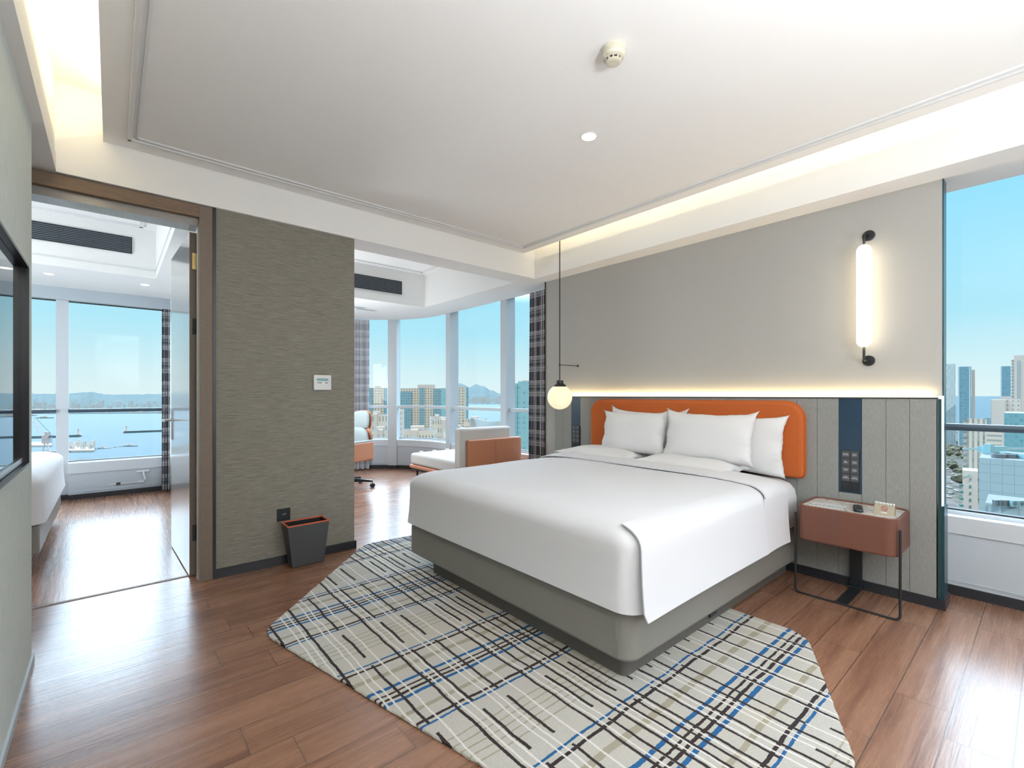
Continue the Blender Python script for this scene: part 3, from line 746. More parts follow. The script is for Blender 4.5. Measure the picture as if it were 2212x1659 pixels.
# duvet
pr = drape_prof(0.712, 0.338)
b = NB(); sheet(b, [u_ring(1.612, 3.10, 1.118, 3.068, d if d < 0.9 else 0.9745, z, 0.10 if d < 0.3 else 0.02, wav=0.003 if d > 0.1 else 0.0) for d, z in pr])
duv = finish('duvet', b, M['linen'], bed, smooth=True); solid(duv, 0.012)
def side_strip(name, x0, x1, xf, lift, hem, sides=(0, 1), parent=bed, slant=0.0, m_='linen', nx=10, ys=0.0, bulge=0.0, hemslope=0.0):
    """a cloth strip over the bed from side to side between x0 and x1; xf(t, s) can shift the front edge"""
    pr_ = drape_prof(0.712 + lift, hem, flare=0.012)
    pts = []
    if 0 in sides: pts += [(1.118 + d - lift - ys, z, i / (len(pr_) - 1)) for i, (d, z) in reversed(list(enumerate(pr_)))]
    if 1 in sides: pts += [(3.068 - d + lift, z, i / (len(pr_) - 1)) for i, (d, z) in enumerate(pr_)]
    bm_ = NB(); lv_ = []
    for k in range(nx + 1):
        u = k / nx
        row = []
        for y, z, s_ in pts:
            xa = x0 + xf(s_, y); xb_ = x1 + slant * s_
            zz = z + bulge * math.sin(PI * u) * (1 - s_ * 0.6) - hemslope * u * s_ * s_
            row.append((xa + (xb_ - xa) * u, y, zz))
        lv_.append(row)
    sheet(bm_, lv_)
    o = finish(name, bm_, M[m_], parent, smooth=True); solid(o, 0.009); return o
# overhanging side flap at the near corner
def flap_front(s_, y): return 0.115 * (1 - s_) ** 1.0 - 0.0 + (0.02 if s_ > 0.97 else 0.0)
def half_flap():
    pr_ = drape_prof(0.712, 0.322, flare=0.03)
    pr_ = [q for q in pr_ if q[0] < 0.105]
    bm_ = NB(); lv_ = []
    nx = 24
    for k in range(nx + 1):
        u = k / nx; row = []
        for i, (d, z) in enumerate(pr_):
            s_ = i / (len(pr_) - 1)
            xa = 1.672 - 0.050 * s_
            if i == len(pr_) - 1: xa += 0.02
            x = xa + (2.90 - xa) * u
            lift = 0.012 * min(1, s_ * 2.2)
            row.append((x, 1.118 + d - lift - (0.012 * (1 - u) ** 3 * s_), z + 0.004))
        lv_.append(row)
    sheet(bm_, lv_)
    return bm_
fl = finish('duvet_flap', half_flap(), M['linen'], bed, smooth=True); solid(fl, 0.006)
# turned-down band across the bed
side_strip('folded_band', 2.93, 3.255, lambda s_, y: -0.03 * math.sin((y - 1.1) * 1.7) * 1.2 + (-0.03 if s_ > 0.55 else 0.0) * 1.0 + 0.06 * (1 - min(1, s_ * 1.6)), 0.014, 0.312, slant=0.03, bulge=0.016)

# headboard
hd = empty('headboard', (3.62, 2.05, 0.68), 'burnt orange upholstered headboard with rounded corners on the textile boards', 'headboard')
def rr_yz(y0, y1, z0, z1, rt, rb, n=8):
    pts = []
    for cy_, cz_, a0, r in ((y1 - rt, z1 - rt, 0, rt), (y0 + rt, z1 - rt, PI / 2, rt), (y0 + rb, z0 + rb, PI, rb), (y1 - rb, z0 + rb, 1.5 * PI, rb)):
        for k in range(n + 1):
            a = a0 + PI / 2 * k / n; pts.append((cy_ + r * math.cos(a), cz_ + r * math.sin(a)))
    return pts
b = NB(); lv = []
for x, d in ((3.6595, 0.0), (3.612, 0.0), (3.600, 0.004), (3.592, 0.012), (3.589, 0.026)):
    lv.append([(x, y, z) for y, z in rr_yz(1.118 + d, 2.990 - d, 0.672 + d, 1.204 - d, 0.125 - d, 0.035 - d * 0.5)])
rings(b, lv); finish('cushion', b, M['orange'], hd, smooth=False)
b = NB(); pth = rr_yz(1.1165, 2.9915, 0.6705, 1.2055, 0.126, 0.036)
tube(b, [(3.640, y, z) for y, z in pth] + [(3.640,) + pth[0]], 0.004, 6)
finish('piping', b, M['orange'], hd)

# pillows
def pillow(name, label, group, loc, w, h, t, rot, seed, ears=0.035):
    rnd = random.Random(seed); ph = [rnd.uniform(0, 6) for _ in range(6)]
    nu, nv = 44, 32
    bm_ = NB(); grid = {}
    for side in (1, -1):
        for i in range(nu + 1):
            for j in range(nv + 1):
                u = -1 + 2 * i / nu; v = -1 + 2 * j / nv
                edge = i in (0, nu) or j in (0, nv)
                if side == -1 and edge: grid[(side, i, j)] = grid[(1, i, j)]; continue
                pu = u * (1 - ears * 1.6 * (1 - v * v) * abs(u) ** 3) ; pv = v * (1 - ears * 2.6 * (1 - u * u) * abs(v) ** 3)
                th = (max(0, 1 - abs(u) ** 3.2) ** 0.62) * (max(0, 1 - abs(v) ** 3.0) ** 0.62)
                wr = 1 + 0.05 * math.sin(3 * u + 2 * v + ph[0]) + 0.03 * math.sin(7 * u - 4 * v + ph[1])
                cor = (abs(u) ** 8) * (abs(v) ** 8)
                z = side * t / 2 * th * wr + 0.010 * math.sin(9 * u + ph[2]) * abs(v) ** 6 + 0.010 * math.sin(8 * v + ph[3]) * abs(u) ** 6
                rim = (abs(u) ** 12 + abs(v) ** 12) * 0.004
                grid[(side, i, j)] = bm_.verts.new((pu * w / 2 + cor * 0.012 * (1 if u > 0 else -1), pv * h / 2 + cor * (0.03 + 0.02 * math.sin(ph[4])) * (1 if v > 0 else -0.3), z + rim * math.sin(30 * u * v)))
        for i in range(nu):
            for j in range(nv):
                q = [grid[(side, i, j)], grid[(side, i + 1, j)], grid[(side, i + 1, j + 1)], grid[(side, i, j + 1)]]
                if side == -1: q.reverse()
                bm_.faces.new(q)
    o = finish(name, bm_, M['pillow'], None, smooth=True)
    o.location = loc; o.rotation_euler = rot
    return tag(o, label, 'pillow', group)
# local x = width, y = height, z = thickness.  Upright pillows: width along -Y, height up, thickness towards the room
def upright(loc, lean, yaw=0.0, roll=0.0):
    # columns: width axis, height axis, normal
    hgt = Vector((math.sin(lean), 0, math.cos(lean))); wid = Vector((0, -1, 0))
    nrm = wid.cross(hgt)
    R_ = Matrix((wid, hgt, nrm)).transposed()
    R_ = Matrix.Rotation(yaw, 3, 'Z') @ Matrix.Rotation(roll, 3, 'X') @ R_
    return R_.to_euler()
G = 'white pillows on the bed'
pillow('pillow', 'flat white pillow lying under the upright left pillow, partly below the folded band', G, (3.30, 2.60, 0.727), 0.74, 0.42, 0.13, (0, 0, PI / 2 + 0.02), 1)
pillow('pillow', 'flat white pillow lying under the big front pillow, tip towards the right nightstand', G, (3.30, 1.79, 0.727), 0.74, 0.42, 0.13, (0, 0, PI / 2 - 0.03), 2)
pillow('pillow', 'upright white pillow behind the others at the nightstand side, leaning on the orange headboard', G, (3.525, 1.575, 0.885), 0.74, 0.42, 0.13, upright(None, 0.10), 3)
pillow('pillow', 'rear white pillow almost hidden behind the front left pillow, only its corners showing', G, (3.525, 2.315, 0.900), 0.74, 0.43, 0.13, upright(None, 0.10, 0.0, 0.02), 4)
pillow('pillow', 'upright white pillow in front at the globe lamp side', G, (3.395, 2.355, 0.925), 0.655, 0.37, 0.14, upright(None, 0.22, -0.03, -0.015), 5)
pillow('pillow', 'large upright white pillow in front, overlapping both its neighbours', G, (3.365, 1.685, 0.935), 0.67, 0.37, 0.15, upright(None, 0.22, 0.04, 0.01), 6)

# ================================================================== NIGHTSTAND
ns = empty('nightstand', (3.465, 0.806, 0), 'tan leather nightstand with white marble top on thin black legs, right of the bed', 'nightstand', 'leather nightstands beside the bed')
def ns_out(d): return rrect(3.272 + d, 3.64 - d, 0.556 + d, 1.058 - d, 0.055 - d * 0.6, 7)
b = NB()
lv = [[(x, y, z) for x, y in ns_out(d)] for d, z in ((0.03, 0.347), (0.008, 0.347), (0.002, 0.350), (0.0, 0.358), (0.0, 0.556), (0.002, 0.561), (0.006, 0.563), (0.012, 0.561), (0.014, 0.556), (0.014, 0.535))]
rings(b, lv); body = finish('body', b, M['tan'], ns, smooth=False)
b = NB(); box(b, 3.2712, 3.273, 0.858, 0.8595, 0.348, 0.562)
finish('seam', b, M['plinth'], body)
b = NB(); prism(b, rrect(3.287, 3.625, 0.571, 1.043, 0.045, 7), 0.530, 0.553); finish('marble_top', b, M['marble'], ns)
b = NB()
def flatbar(bm_, pts, w, t_):  # bar in the Y-Z plane at x
    pass
for x in (3.290,):
    path = fillet([(x, 0.549, 0.505), (x, 0.549, 0.006), (x, 1.066, 0.006), (x, 1.066, 0.505)], 0.03, 6)
    tube(b, path, 0.0065, 8)
finish('leg_frame', b, M['black'], ns)
b = NB(); box(b, 3.628, 3.642, 0.795, 0.862, 0.0, 0.36, 0.002); box(b, 3.290, 3.640, 0.795, 0.855, 0.0, 0.010, 0.002); box(b, 3.600, 3.642, 0.795, 0.862, 0.010, 0.022, 0.002)
finish('back_support', b, M['black'], ns)
ns2 = copy_tree(ns); ns2.location = (3.465, 3.33, 0); ns2['label'] = 'second nightstand, its dark corner just showing behind the bed under the globe lamp'

# on the nightstand
cd = empty('hotel_card', (3.40, 0.628, 0.553), 'beige folded tent card with a red no smoking sign, on the nightstand', 'sign')
cy0, cy1 = 0.585, 0.690
tx = Vector((-0.12, -1, 0)).normalized()   # along the card, left to right for the viewer
o0 = Vector((3.395, 0.688, 0.5535)); lean = Vector((0.028, 0, 0.068))
L_ = 0.098
b = NB()
def leafmesh(bm_, A, B, up, th=0.0006):
    n_ = (B - A).cross(up).normalized() * th
    p = [A, B, B + up, A + up]
    v0 = [bm_.verts.new(q) for q in p]; v1 = [bm_.verts.new(q + n_) for q in p]
    bm_.faces.new(v0[::-1]); bm_.faces.new(v1)
    for i in range(4): bm_.faces.new((v0[i], v0[(i + 1) % 4], v1[(i + 1) % 4], v1[i]))
leafmesh(b, o0, o0 + tx * L_, lean)
leafmesh(b, o0 + Vector((0.056, 0.004, 0)), o0 + tx * L_ + Vector((0.056, 0.004, 0)), Vector((-0.028, -0.004, 0.068)))
finish('card', b, M['card'], cd)
upn = lean.normalized(); nrm = tx.cross(upn)
if nrm.x > 0: nrm = -nrm
H_ = lean.length
b = NB(); A = o0 + lean * 0.86 + nrm * 0.0007 ; leafmesh(b, A, A + tx * L_, lean * 0.14, 0.0002); finish('white_band', b, M['ink_white'], cd)
ctr = o0 + tx * (L_ * 0.5) + nrm * 0.0012
mm = basis(ctr + lean * 0.875, tx, upn)
b = text_bm('N O V O T E L', 0.0175, mm, 0.0002); finish('lettering', b, M['ink'], cd)
b = NB()
cc = ctr + lean * 0.52; R1, R2, n = 0.0155, 0.0128, 32
for k in range(n):
    a0, a1 = 2 * PI * k / n, 2 * PI * (k + 1) / n
    f = lambda r, a: cc + tx * (r * math.cos(a)) + upn * (r * math.sin(a))
    b.faces.new([b.verts.new(q) for q in (f(R2, a0), f(R1, a0), f(R1, a1), f(R2, a1))])
dd = (tx - upn).normalized(); pp = (tx + upn).normalized() * 0.0013
b.faces.new([b.verts.new(q) for q in (cc - dd * 0.0135 - pp, cc + dd * 0.0135 - pp, cc + dd * 0.0135 + pp, cc - dd * 0.0135 + pp)])
finish('no_smoking_ring', b, M['ink_red'], cd)
b = NB(); cw = ctr + lean * 0.52
box(b, -0.010, -0.001, -0.0042, -0.0026, 0, 0.0002); box(b, 0.002, 0.010, 0.001, 0.0026, 0, 0.0002)
b.transform(basis(cw - nrm * 0.0003, tx, upn)); finish('cigarette_mark', b, M['ink_red'], cd)
b = NB()
for k, wq in ((0.22, 0.026), (0.15, 0.030)):
    A = ctr + lean * k - tx * wq / 2; leafmesh(b, A, A + tx * wq, upn * 0.0028, 0.0001)
finish('small_print', b, M['ink_white'], cd)
rm = empty('remote_control', (3.42, 0.765, 0.553), 'small black remote control lying in the middle of the marble top', 'remote control')
b = NB(); lv = []
def rc_out(d): return [(x * math.cos(0.25) - y * math.sin(0.25) + 3.425, x * math.sin(0.25) + y * math.cos(0.25) + 0.770) for x, y in rrect(-0.075 + d, 0.075 - d, -0.024 + d, 0.024 - d, 0.016 - d * 0.5, 5)]
for d, z in ((0.004, 0.5535), (0.0, 0.557), (0.0, 0.566), (0.003, 0.571), (0.008, 0.573)): lv.append([(x, y, z) for x, y in rc_out(d)])
rings(b, lv); finish('case', b, M['black'], rm)
b = NB()
for i in range(5):
    for j in range(3):
        lx, ly = -0.045 + i * 0.022, (j - 1) * 0.013
        x = lx * math.cos(0.25) - ly * math.sin(0.25) + 3.425; y = lx * math.sin(0.25) + ly * math.cos(0.25) + 0.770
        lathe(b, [(0.0042, 0.5725), (0.0036, 0.5745)], x, y, 8)
finish('buttons', b, M['seam'], rm)
b = NB(); prism(b, [(-0.11, -0.07), (0.11, -0.07), (0.11, 0.07), (-0.11, 0.07)], 0.0, 0.0012)
lfl = finish('leaflet', b, M['paper'], None); lfl.location = (3.418, 0.925, 0.5533); lfl.rotation_euler = (0, 0, PI / 2 + 0.06); lfl.scale = (0.78, 0.85, 1)
tag(lfl, 'white printed leaflet with a grey picture at the bed end of the marble top', 'leaflet')

# ================================================================== SWITCH PANELS on the navy boards
def switch_panel(y0, y1, z0, z1, lab, words):
    t_ = empty('switch_panel', (3.655, (y0 + y1) / 2, z0), lab, 'switch', 'black switch panels on the navy boards')
    b = NB(); box(b, 3.6515, 3.6615, y0, y1, z0, z1, 0.002); finish('plate', b, M['black'], t_)
    w = (y1 - y0) / 2; rows = 4
    hh = (z1 - z0) * 0.76 / rows
    b = NB()
    for r in range(rows):
        for c in range(2):
            box(b, 3.6500, 3.6520, y0 + c * w + 0.0025, y0 + (c + 1) * w - 0.0025, z1 - (r + 1) * hh + 0.002, z1 - r * hh - 0.002, 0.0008)
    k_ = finish('buttons', b, M['bin'], t_)
    big = NB()
    for r in range(rows):
        for c in range(2):
            wd = words[r * 2 + (1 - c)].split(' ')
            for li, q in enumerate(wd):
                tb = text_bm(q, 0.0085, basis((3.6496, y0 + (c + 0.5) * w, z1 - (r + 0.5) * hh + 0.005 - li * 0.0085), (0, -1, 0), (0, 0, 1)), 0.0001)
                me_ = bpy.data.meshes.new('q'); tb.to_mesh(me_); big.from_mesh(me_); tb.free(); bpy.data.meshes.remove(me_)
    finish('lettering', big, M['ink_white'], k_)
    b = NB(); cz = z0 + (z1 - z0) * 0.12
    for dy_, dz_ in ((0.02, 0.008), (0.034, 0.008), (0.027, -0.010), (-0.022, 0.012), (-0.022, -0.012)):
        box(b, 3.6505, 3.6520, (y0 + y1) / 2 + dy_ - 0.003, (y0 + y1) / 2 + dy_ + 0.003, cz + dz_ - 0.004, cz + dz_ + 0.004)
    finish('socket_holes', b, M['gasket'], t_)
switch_panel(0.815, 0.912, 0.620, 0.884, 'black switch panel with rows of small white words, above the right nightstand', ['MASTER SWITCH', 'READ LIGHT', 'BED LIGHT', 'NIGHT LIGHT', 'DOWN LIGHT', 'WALL LIGHT', 'OPEN CURTAIN', 'CLOSE CURTAIN'])
a_, c_ = NAVY[1]
switch_panel(a_ + 0.006, c_ - 0.022, 0.70, 0.93, 'black switch panel with small white marks, below the globe lamp beside the bed', ['ON', 'OFF', 'UP', 'ON', 'ON', 'OFF', 'ON', 'OFF'])

# ================================================================== WALL SCONCE
sc = empty('wall_sconce', (3.70, 0.784, 1.45), 'tall capsule wall lamp glowing white between two round black mounts', 'wall lamp')
b = NB(); prof = []
R_ = 0.0395; zb, zt = 1.553, 2.205
for k in range(9):
    a = PI / 2 * k / 8; prof.append((max(R_ * math.sin(a), 0.0006), zb + R_ - R_ * math.cos(a)))
for k in range(9):
    a = PI / 2 * k / 8; prof.append((max(R_ * math.cos(a), 0.0006), zt - R_ + R_ * math.sin(a)))
lathe(b, prof, 3.625, 0.784, 28); finish('lamp_tube', b, M['tubelamp'], sc, smooth=True)
for zz, s_, lab in ((2.275, -1, 'upper'), (1.470, 1, 'lower')):
    b = NB(); lathe(b, [(0.034, 3.70), (0.034, 3.693), (0.030, 3.690), (0.010, 3.689)], 0.775, zz, 28, 'X')
    f_ = finish('wall_mount', b, M['black'], sc)
    end = zt - 0.002 if s_ < 0 else zb + 0.002
    b = NB(); tube(b, fillet([(3.692, 0.777, zz), (3.625, 0.784, zz), (3.625, 0.784, end)], 0.022, 6), 0.0075, 10); finish('arm', b, M['black'], f_, smooth=True)

# ================================================================== PENDANT
pd = empty('pendant_lamp', (3.43, 3.25, 1.10), 'round glowing globe lamp hanging on a long thin black rod beside the bed', 'pendant lamp')
b = NB(); prof = []
for k in range(1, 20):
    a = PI * k / 20; prof.append((0.125 * math.sin(a), 1.227 - 0.125 * math.cos(a)))
prof = [q for q in prof if q[1] < 1.340]
lathe(b, prof, 3.43, 3.25, 36); finish('globe', b, M['lamp'], pd, smooth=True)
b = NB(); lathe(b, [(0.060, 1.326), (0.066, 1.334), (0.058, 1.352), (0.038, 1.366), (0.036, 1.395), (0.030, 1.397), (0.008, 1.397)], 3.43, 3.25, 28); finish('cap', b, M['black'], pd)
b = NB(); tube(b, [(3.43, 3.25, 1.396), (3.43, 3.25, 3.04)], 0.0055, 8); finish('rod', b, M['black'], pd)
b = NB(); tube(b, [(3.43, 3.25, 1.553), (3.692, 3.243, 1.553)], 0.0035, 8); lathe(b, [(0.009, 1.540), (0.009, 1.566)], 3.43, 3.25, 10)
st_ = finish('stay', b, M['black'], pd)
b = NB(); lathe(b, [(0.010, 3.70), (0.012, 3.697), (0.009, 3.688), (0.004, 3.685)], 3.243, 1.553, 14, 'X'); finish('stay_mount', b, M['black'], st_)

# ================================================================== RUG
V = [(0.595, 2.69), (1.60, 3.735), (2.55, 3.62), (2.72, 2.9), (2.72, 0.83), (1.86, 0.415), (1.12, 0.50)]
def roundpoly(V, r, n=6):
    out = []
    for i in range(len(V)):
        a, b_, c = Vector(V[i - 1]), Vector(V[i]), Vector(V[(i + 1) % len(V)])
        p0 = b_ + (a - b_).normalized() * r; p1 = b_ + (c - b_).normalized() * r
        for k in range(n + 1):
            t_ = k / n; q = p0 * (1 - t_) ** 2 + b_ * 2 * t_ * (1 - t_) + p1 * t_ * t_; out.append((q.x, q.y))
    return out
RP = roundpoly(V, 0.11)
b = NB(); cxr = sum(p[0] for p in RP) / len(RP); cyr = sum(p[1] for p in RP) / len(RP)
dens = []
for i, p in enumerate(RP):
    q = RP[(i + 1) % len(RP)]; n = max(1, int(math.dist(p, q) / 0.02))
    for k in range(n): dens.append((p[0] + (q[0] - p[0]) * k / n, p[1] + (q[1] - p[1]) * k / n))
rj = random.Random(3)
lv = []
for d, z in ((0.0, 0.001), (-0.003, 0.006), (0.0, 0.011), (0.006, 0.0125)):
    row = []
    for (x, y) in dens:
        vx, vy = x - cxr, y - cyr; l = math.hypot(vx, vy); j = rj.uniform(-0.0025, 0.0025)
        row.append((x - vx / l * (d + j), y - vy / l * (d + j), z))
    lv.append(row)
rings(b, lv)
tag(finish('rug', b, M['rug'], None), 'many-sided beige rug with blue and black crossing lines under the bed', 'rug')

# ================================================================== WASTE BIN, wall plates
wb = empty('waste_bin', (1.08, 3.60, 0), 'charcoal tapered waste bin with an orange rim below the black wall plate', 'waste bin')
def bin_lv(d, z, t_):  # t_ 0 bottom, 1 top
    bx0, bx1, by0, by1 = 0.985, 1.205, 3.565, 3.675
    tx0, tx1, ty0, ty1 = 0.938, 1.228, 3.475, 3.620
    x0 = bx0 + (tx0 - bx0) * t_ + d; x1 = bx1 + (tx1 - bx1) * t_ - d; y0 = by0 - 0.0 + (ty0 - by0) * t_ * 0.55 + d; y1 = by1 + (3.685 - by1) * t_ - d
    return [(x0, y0, z), (x1, y0, z), (x1, y1, z), (x0, y1, z)]
ZT = 0.318
b = NB(); rings(b, [bin_lv(0.004, 0.002, 0), bin_lv(0.0, 0.006, 0), bin_lv(0.0, ZT, 1), bin_lv(0.006, ZT, 1), bin_lv(0.006, 0.03, 0.05)]); finish('shell', b, M['bin'], wb)
b = NB(); rings(b, [bin_lv(0.0068, 0.031, 0.05), bin_lv(0.0068, ZT - 0.004, 0.99)], cap0=True, cap1=False); finish('lining', b, M['bin_in'], wb)
b = NB(); rings(b, [bin_lv(-0.002, ZT - 0.006, 1), bin_lv(-0.002, ZT + 0.002, 1), bin_lv(0.009, ZT + 0.002, 1), bin_lv(0.009, ZT - 0.006, 1), bin_lv(-0.002, ZT - 0.006, 1)], False, False); finish('rim', b, M['bin_rim'], wb)

th = empty('thermostat', (1.24, 3.72, 1.35), 'white square thermostat with a teal display on the grasscloth wall', 'thermostat')
b = NB(); box(b, 1.176, 1.308, 3.700, 3.720, 1.288, 1.404, 0.004); finish('case', b, M['plastic'], th)
b = NB(); box(b, 1.198, 1.283, 3.6985, 3.7003, 1.358, 1.378); finish('display', b, M['lcd'], th)
b = NB()
for x, w in ((1.204, 0.012), (1.219, 0.014), (1.262, 0.016)):
    box(b, x, x + w, 3.6990, 3.7002, 1.341, 1.347)
finish('button_marks', b, M['ink'], th)
b = NB(); box(b, 1.290, 1.293, 3.6992, 3.7002, 1.335, 1.380); finish('slot', b, M['apron'], th)
wp = empty('wall_plate', (0.96, 3.72, 0.365), 'black square wall plate above the waste bin', 'switch')
b = NB(); box(b, 0.918, 1.008, 3.708, 3.720, 0.320, 0.410, 0.002); finish('plate', b, M['black'], wp)
b = NB(); box(b, 0.955, 0.968, 3.7072, 3.7082, 0.3660, 0.3695); box(b, 0.970, 0.978, 3.7072, 3.7082, 0.3685, 0.372); finish('mark', b, M['ink_white'], wp)

# ================================================================== TELEVISION
tv = empty('television', (-0.285, 1.865, 1.36), 'large black television set back in a deep black surround on the pale wall', 'television')
b = NB()
box(b, -0.2845, -0.238, 1.192, 2.538, 0.984, 0.994); box(b, -0.2845, -0.238, 1.192, 2.538, 1.730, 1.740); box(b, -0.2845, -0.238, 1.192, 1.202, 0.994, 1.730); box(b, -0.2845, -0.238, 2.528, 2.538, 0.994, 1.730)
finish('surround', b, M['satin_black'], tv)
b = NB(); box(b, -0.2845, -0.2610, 1.204, 2.526, 0.996, 1.728); finish('housing', b, M['black'], tv)
b = NB(); box(b, -0.2610, -0.2590, 1.204, 2.526, 1.018, 1.728); finish('screen', b, M['screen'], tv)
b = NB(); box(b, -0.2610, -0.2520, 1.204, 2.526, 0.996, 1.017, 0.001); finish('lower_trim', b, M['chrome'], tv)

# ================================================================== CEILING FITTINGS
sd = empty('smoke_detector', (1.665, 1.25, 2.765), 'round cream smoke detector on the ceiling', 'smoke detector')
cxs, cys, zc = 1.665, 1.255, 2.765
b = NB(); lathe(b, [(0.050, zc), (0.052, zc - 0.006), (0.052, zc - 0.014), (0.050, zc - 0.016)], cxs, cys, 36); finish('base', b, M['cream'], sd)
b = NB(); lathe(b, [(0.049, zc - 0.016), (0.050, zc - 0.018), (0.050, zc - 0.032), (0.046, zc - 0.042), (0.036, zc - 0.046)], cxs, cys, 36); hs = finish('housing', b, M['cream'], sd, smooth=False)
b = NB(); lathe(b, [(0.030, zc - 0.046), (0.028, zc - 0.056)], cxs, cys, 36); finish('chamber', b, M['black'], sd)
b = NB()
for k in range(10):
    a = 2 * PI * k / 10
    bb = NB(); box(bb, 0.0285, 0.0345, -0.003, 0.003, zc - 0.057, zc - 0.045); bb.transform(Matrix.Translation((cxs, cys, 0)) @ Matrix.Rotation(a, 4, 'Z'))
    me_ = bpy.data.meshes.new('q'); bb.to_mesh(me_); b.from_mesh(me_); bb.free()
lathe(b, [(0.034, zc - 0.056), (0.034, zc - 0.059), (0.026, zc - 0.063), (0.018, zc - 0.0635)], cxs, cys, 36)
finish('cap', b, M['cream'], sd)
b = NB(); box(b, -0.008, 0.008, -0.0003, 0.0005, -0.006, 0.006)
for k in range(3): pass
b.transform(Matrix.Translation((cxs - 0.041, cys + 0.0, zc - 0.040)) @ Matrix.Rotation(PI / 2, 4, 'Z') @ Matrix.Rotation(0.9, 4, 'X')); finish('red_label', b, M['ink_red'], sd)
def downlight(x, y, z, r, lab, grp, mt='downlight'):
    d = empty('downlight', (x, y, z), lab, 'ceiling light', grp)
    b = NB(); 
    lathe(b, [(r * 1.16, z + 0.001), (r * 1.16, z - 0.003), (r * 1.02, z - 0.004), (r * 1.0, z - 0.001)], x, y, 32); finish('ring', b, M['plastic'], d)
    b = NB(); lathe(b, [(r * 0.98, z - 0.0042), (r * 0.9, z - 0.0048)], x, y, 32); finish('lens', b, M[mt], d)
    return d
GD = 'recessed ceiling lights'
downlight(2.118, 1.773, 2.765, 0.042, 'small round lit downlight in the middle of the ceiling panel', GD)
downlight(0.29, 6.82, S, 0.040, 'round downlight in the soffit of the far room near the door leaf', GD)
downlight(-0.50, 6.86, S, 0.040, 'round downlight in the soffit of the far room beside the television edge', GD)

def grille(name, x0, x1, y, z0, z1, lab, n, muls):
    g = empty(name, (x0, y, z0), lab, 'air vent', 'air vents in the ceiling coffers')
    b = NB(); box(b, x0, x1, y - 0.004, y, z0, z1)
    finish('duct_back', b, M['grille'], g)
    b = NB(); e = 0.008
    for q in ((x0, x1, z0, z0 + e), (x0, x1, z1 - e, z1), (x0, x0 + e, z0, z1), (x1 - e, x1, z0, z1)): box(b, q[0], q[1], y - 0.012, y - 0.003, q[2], q[3])
    finish('frame', b, M['grille'], g)
    for k in range(n):
        z = z0 + e + (z1 - z0 - 2 * e) * (k + 0.5) / n
        b = NB(); box(b, x0 + e, x1 - e, y - 0.011, y - 0.004, z - 0.0022, z + 0.0022); finish('slat', b, M['grille_slat'], g)
    b = NB()
    for x in muls: box(b, x - 0.003, x + 0.003, y - 0.0105, y - 0.003, z0, z1)
    finish('crossbar', b, M['grille'], g)
grille('air_grille', 2.36, 3.075, 5.949, 2.655, 2.835, 'dark slatted air grille high in the bay coffer', 9, (2.60, 2.83, 3.0))
grille('air_grille', -1.30, 0.162, 6.399, 2.752, 2.925, 'long dark slatted air grille seen through the doorway', 9, (-0.85, -0.40, -0.15, 0.08))
for i, (xa, xb_, ya, lab) in enumerate(((2.50, 2.80, 6.56, 'slim white air slot in the bay soffit, the one further from the glass'), (2.72, 3.02, 6.66, 'slim white air slot in the bay soffit, the one closer to the glass'))):
    d = empty('air_slot', ((xa + xb_) / 2, ya, S), lab, 'air vent', 'slim slots in the bay soffit')
    b = NB(); box(b, xa, xb_, ya - 0.05, ya + 0.05, S - 0.004, S - 0.0002, 0.001); finish('cover', b, M['ledge'], d)
    b = NB(); box(b, xa + 0.02, xb_ - 0.02, ya + 0.034, ya + 0.040, S - 0.005, S - 0.0035); finish('gap', b, M['seam'], d)

# ================================================================== CURTAINS
def curtain(name, lab, path, z0, z1, amp, folds, seed, grp='plaid curtains', mt='plaid'):
    rnd = random.Random(seed)
    seg = []; L = 0
    for a, c in zip(path, path[1:]): seg.append((a, c, math.dist(a, c))); L += seg[-1][2]
    def at(s_):
        for a, c, l in seg:
            if s_ <= l or (a, c, l) == seg[-1]:
                t_ = s_ / l; tx_, ty_ = (c[0] - a[0]) / l, (c[1] - a[1]) / l
                return a[0] + (c[0] - a[0]) * t_, a[1] + (c[1] - a[1]) * t_, -ty_, tx_
            s_ -= l
    n = folds * 14; nz = 26
    ph = [rnd.uniform(0, 6.28) for _ in range(4)]
    b = NB(); uvl = b.loops.layers.uv.new('UVMap'); rows = []
    full = L * 2.1
    for j in range(nz + 1):
        tz = j / nz; z = z0 + (z1 - z0) * tz; row = []
        for i in range(n + 1):
            u = i / n; x, y, nx_, ny_ = at(min(u * L, L - 1e-6))
            loose = 0.55 + 0.45 * (1 - tz)
            off = amp * loose * math.sin(2 * PI * folds * u + 0.35 * math.sin(ph[0] + 3 * tz)) + 0.25 * amp * (1 - tz) * math.sin(5.3 * PI * u * folds / 3 + ph[1] + 2 * tz)
            row.append((b.verts.new((x + nx_ * off, y + ny_ * off, z)), (u * full, z)))
        rows.append(row)
    for r0, r1 in zip(rows, rows[1:]):
        for i in range(n):
            q = [r0[i], r0[i + 1], r1[i + 1], r1[i]]
            f = b.faces.new([v for v, _ in q])
            for lp, (_, uv) in zip(f.loops, q): lp[uvl].uv = uv
    o = finish(name, b, M[mt], None, smooth=True); solid(o, 0.002, 0)
    return tag(o, lab, 'curtain', grp)
curtain('curtain', 'dark plaid curtain gathered beside the end of the bed wall', [(3.865, 3.775), (3.905, 4.06), (3.90, 4.205)], 0.02, 2.50, 0.030, 6, 1)
curtain('curtain', 'pale grey plaid curtain, backlight painted into its tone, hanging behind the office chair', [(2.70, 7.52), (3.02, 7.54), (3.27, 7.47)], 0.015, 2.50, 0.045, 7, 2, mt='plaid_backlit')
curtain('curtain', 'narrow plaid curtain at the window beyond the open door', [(0.488, 7.50), (0.57, 7.50)], 0.015, 2.36, 0.022, 3, 3)

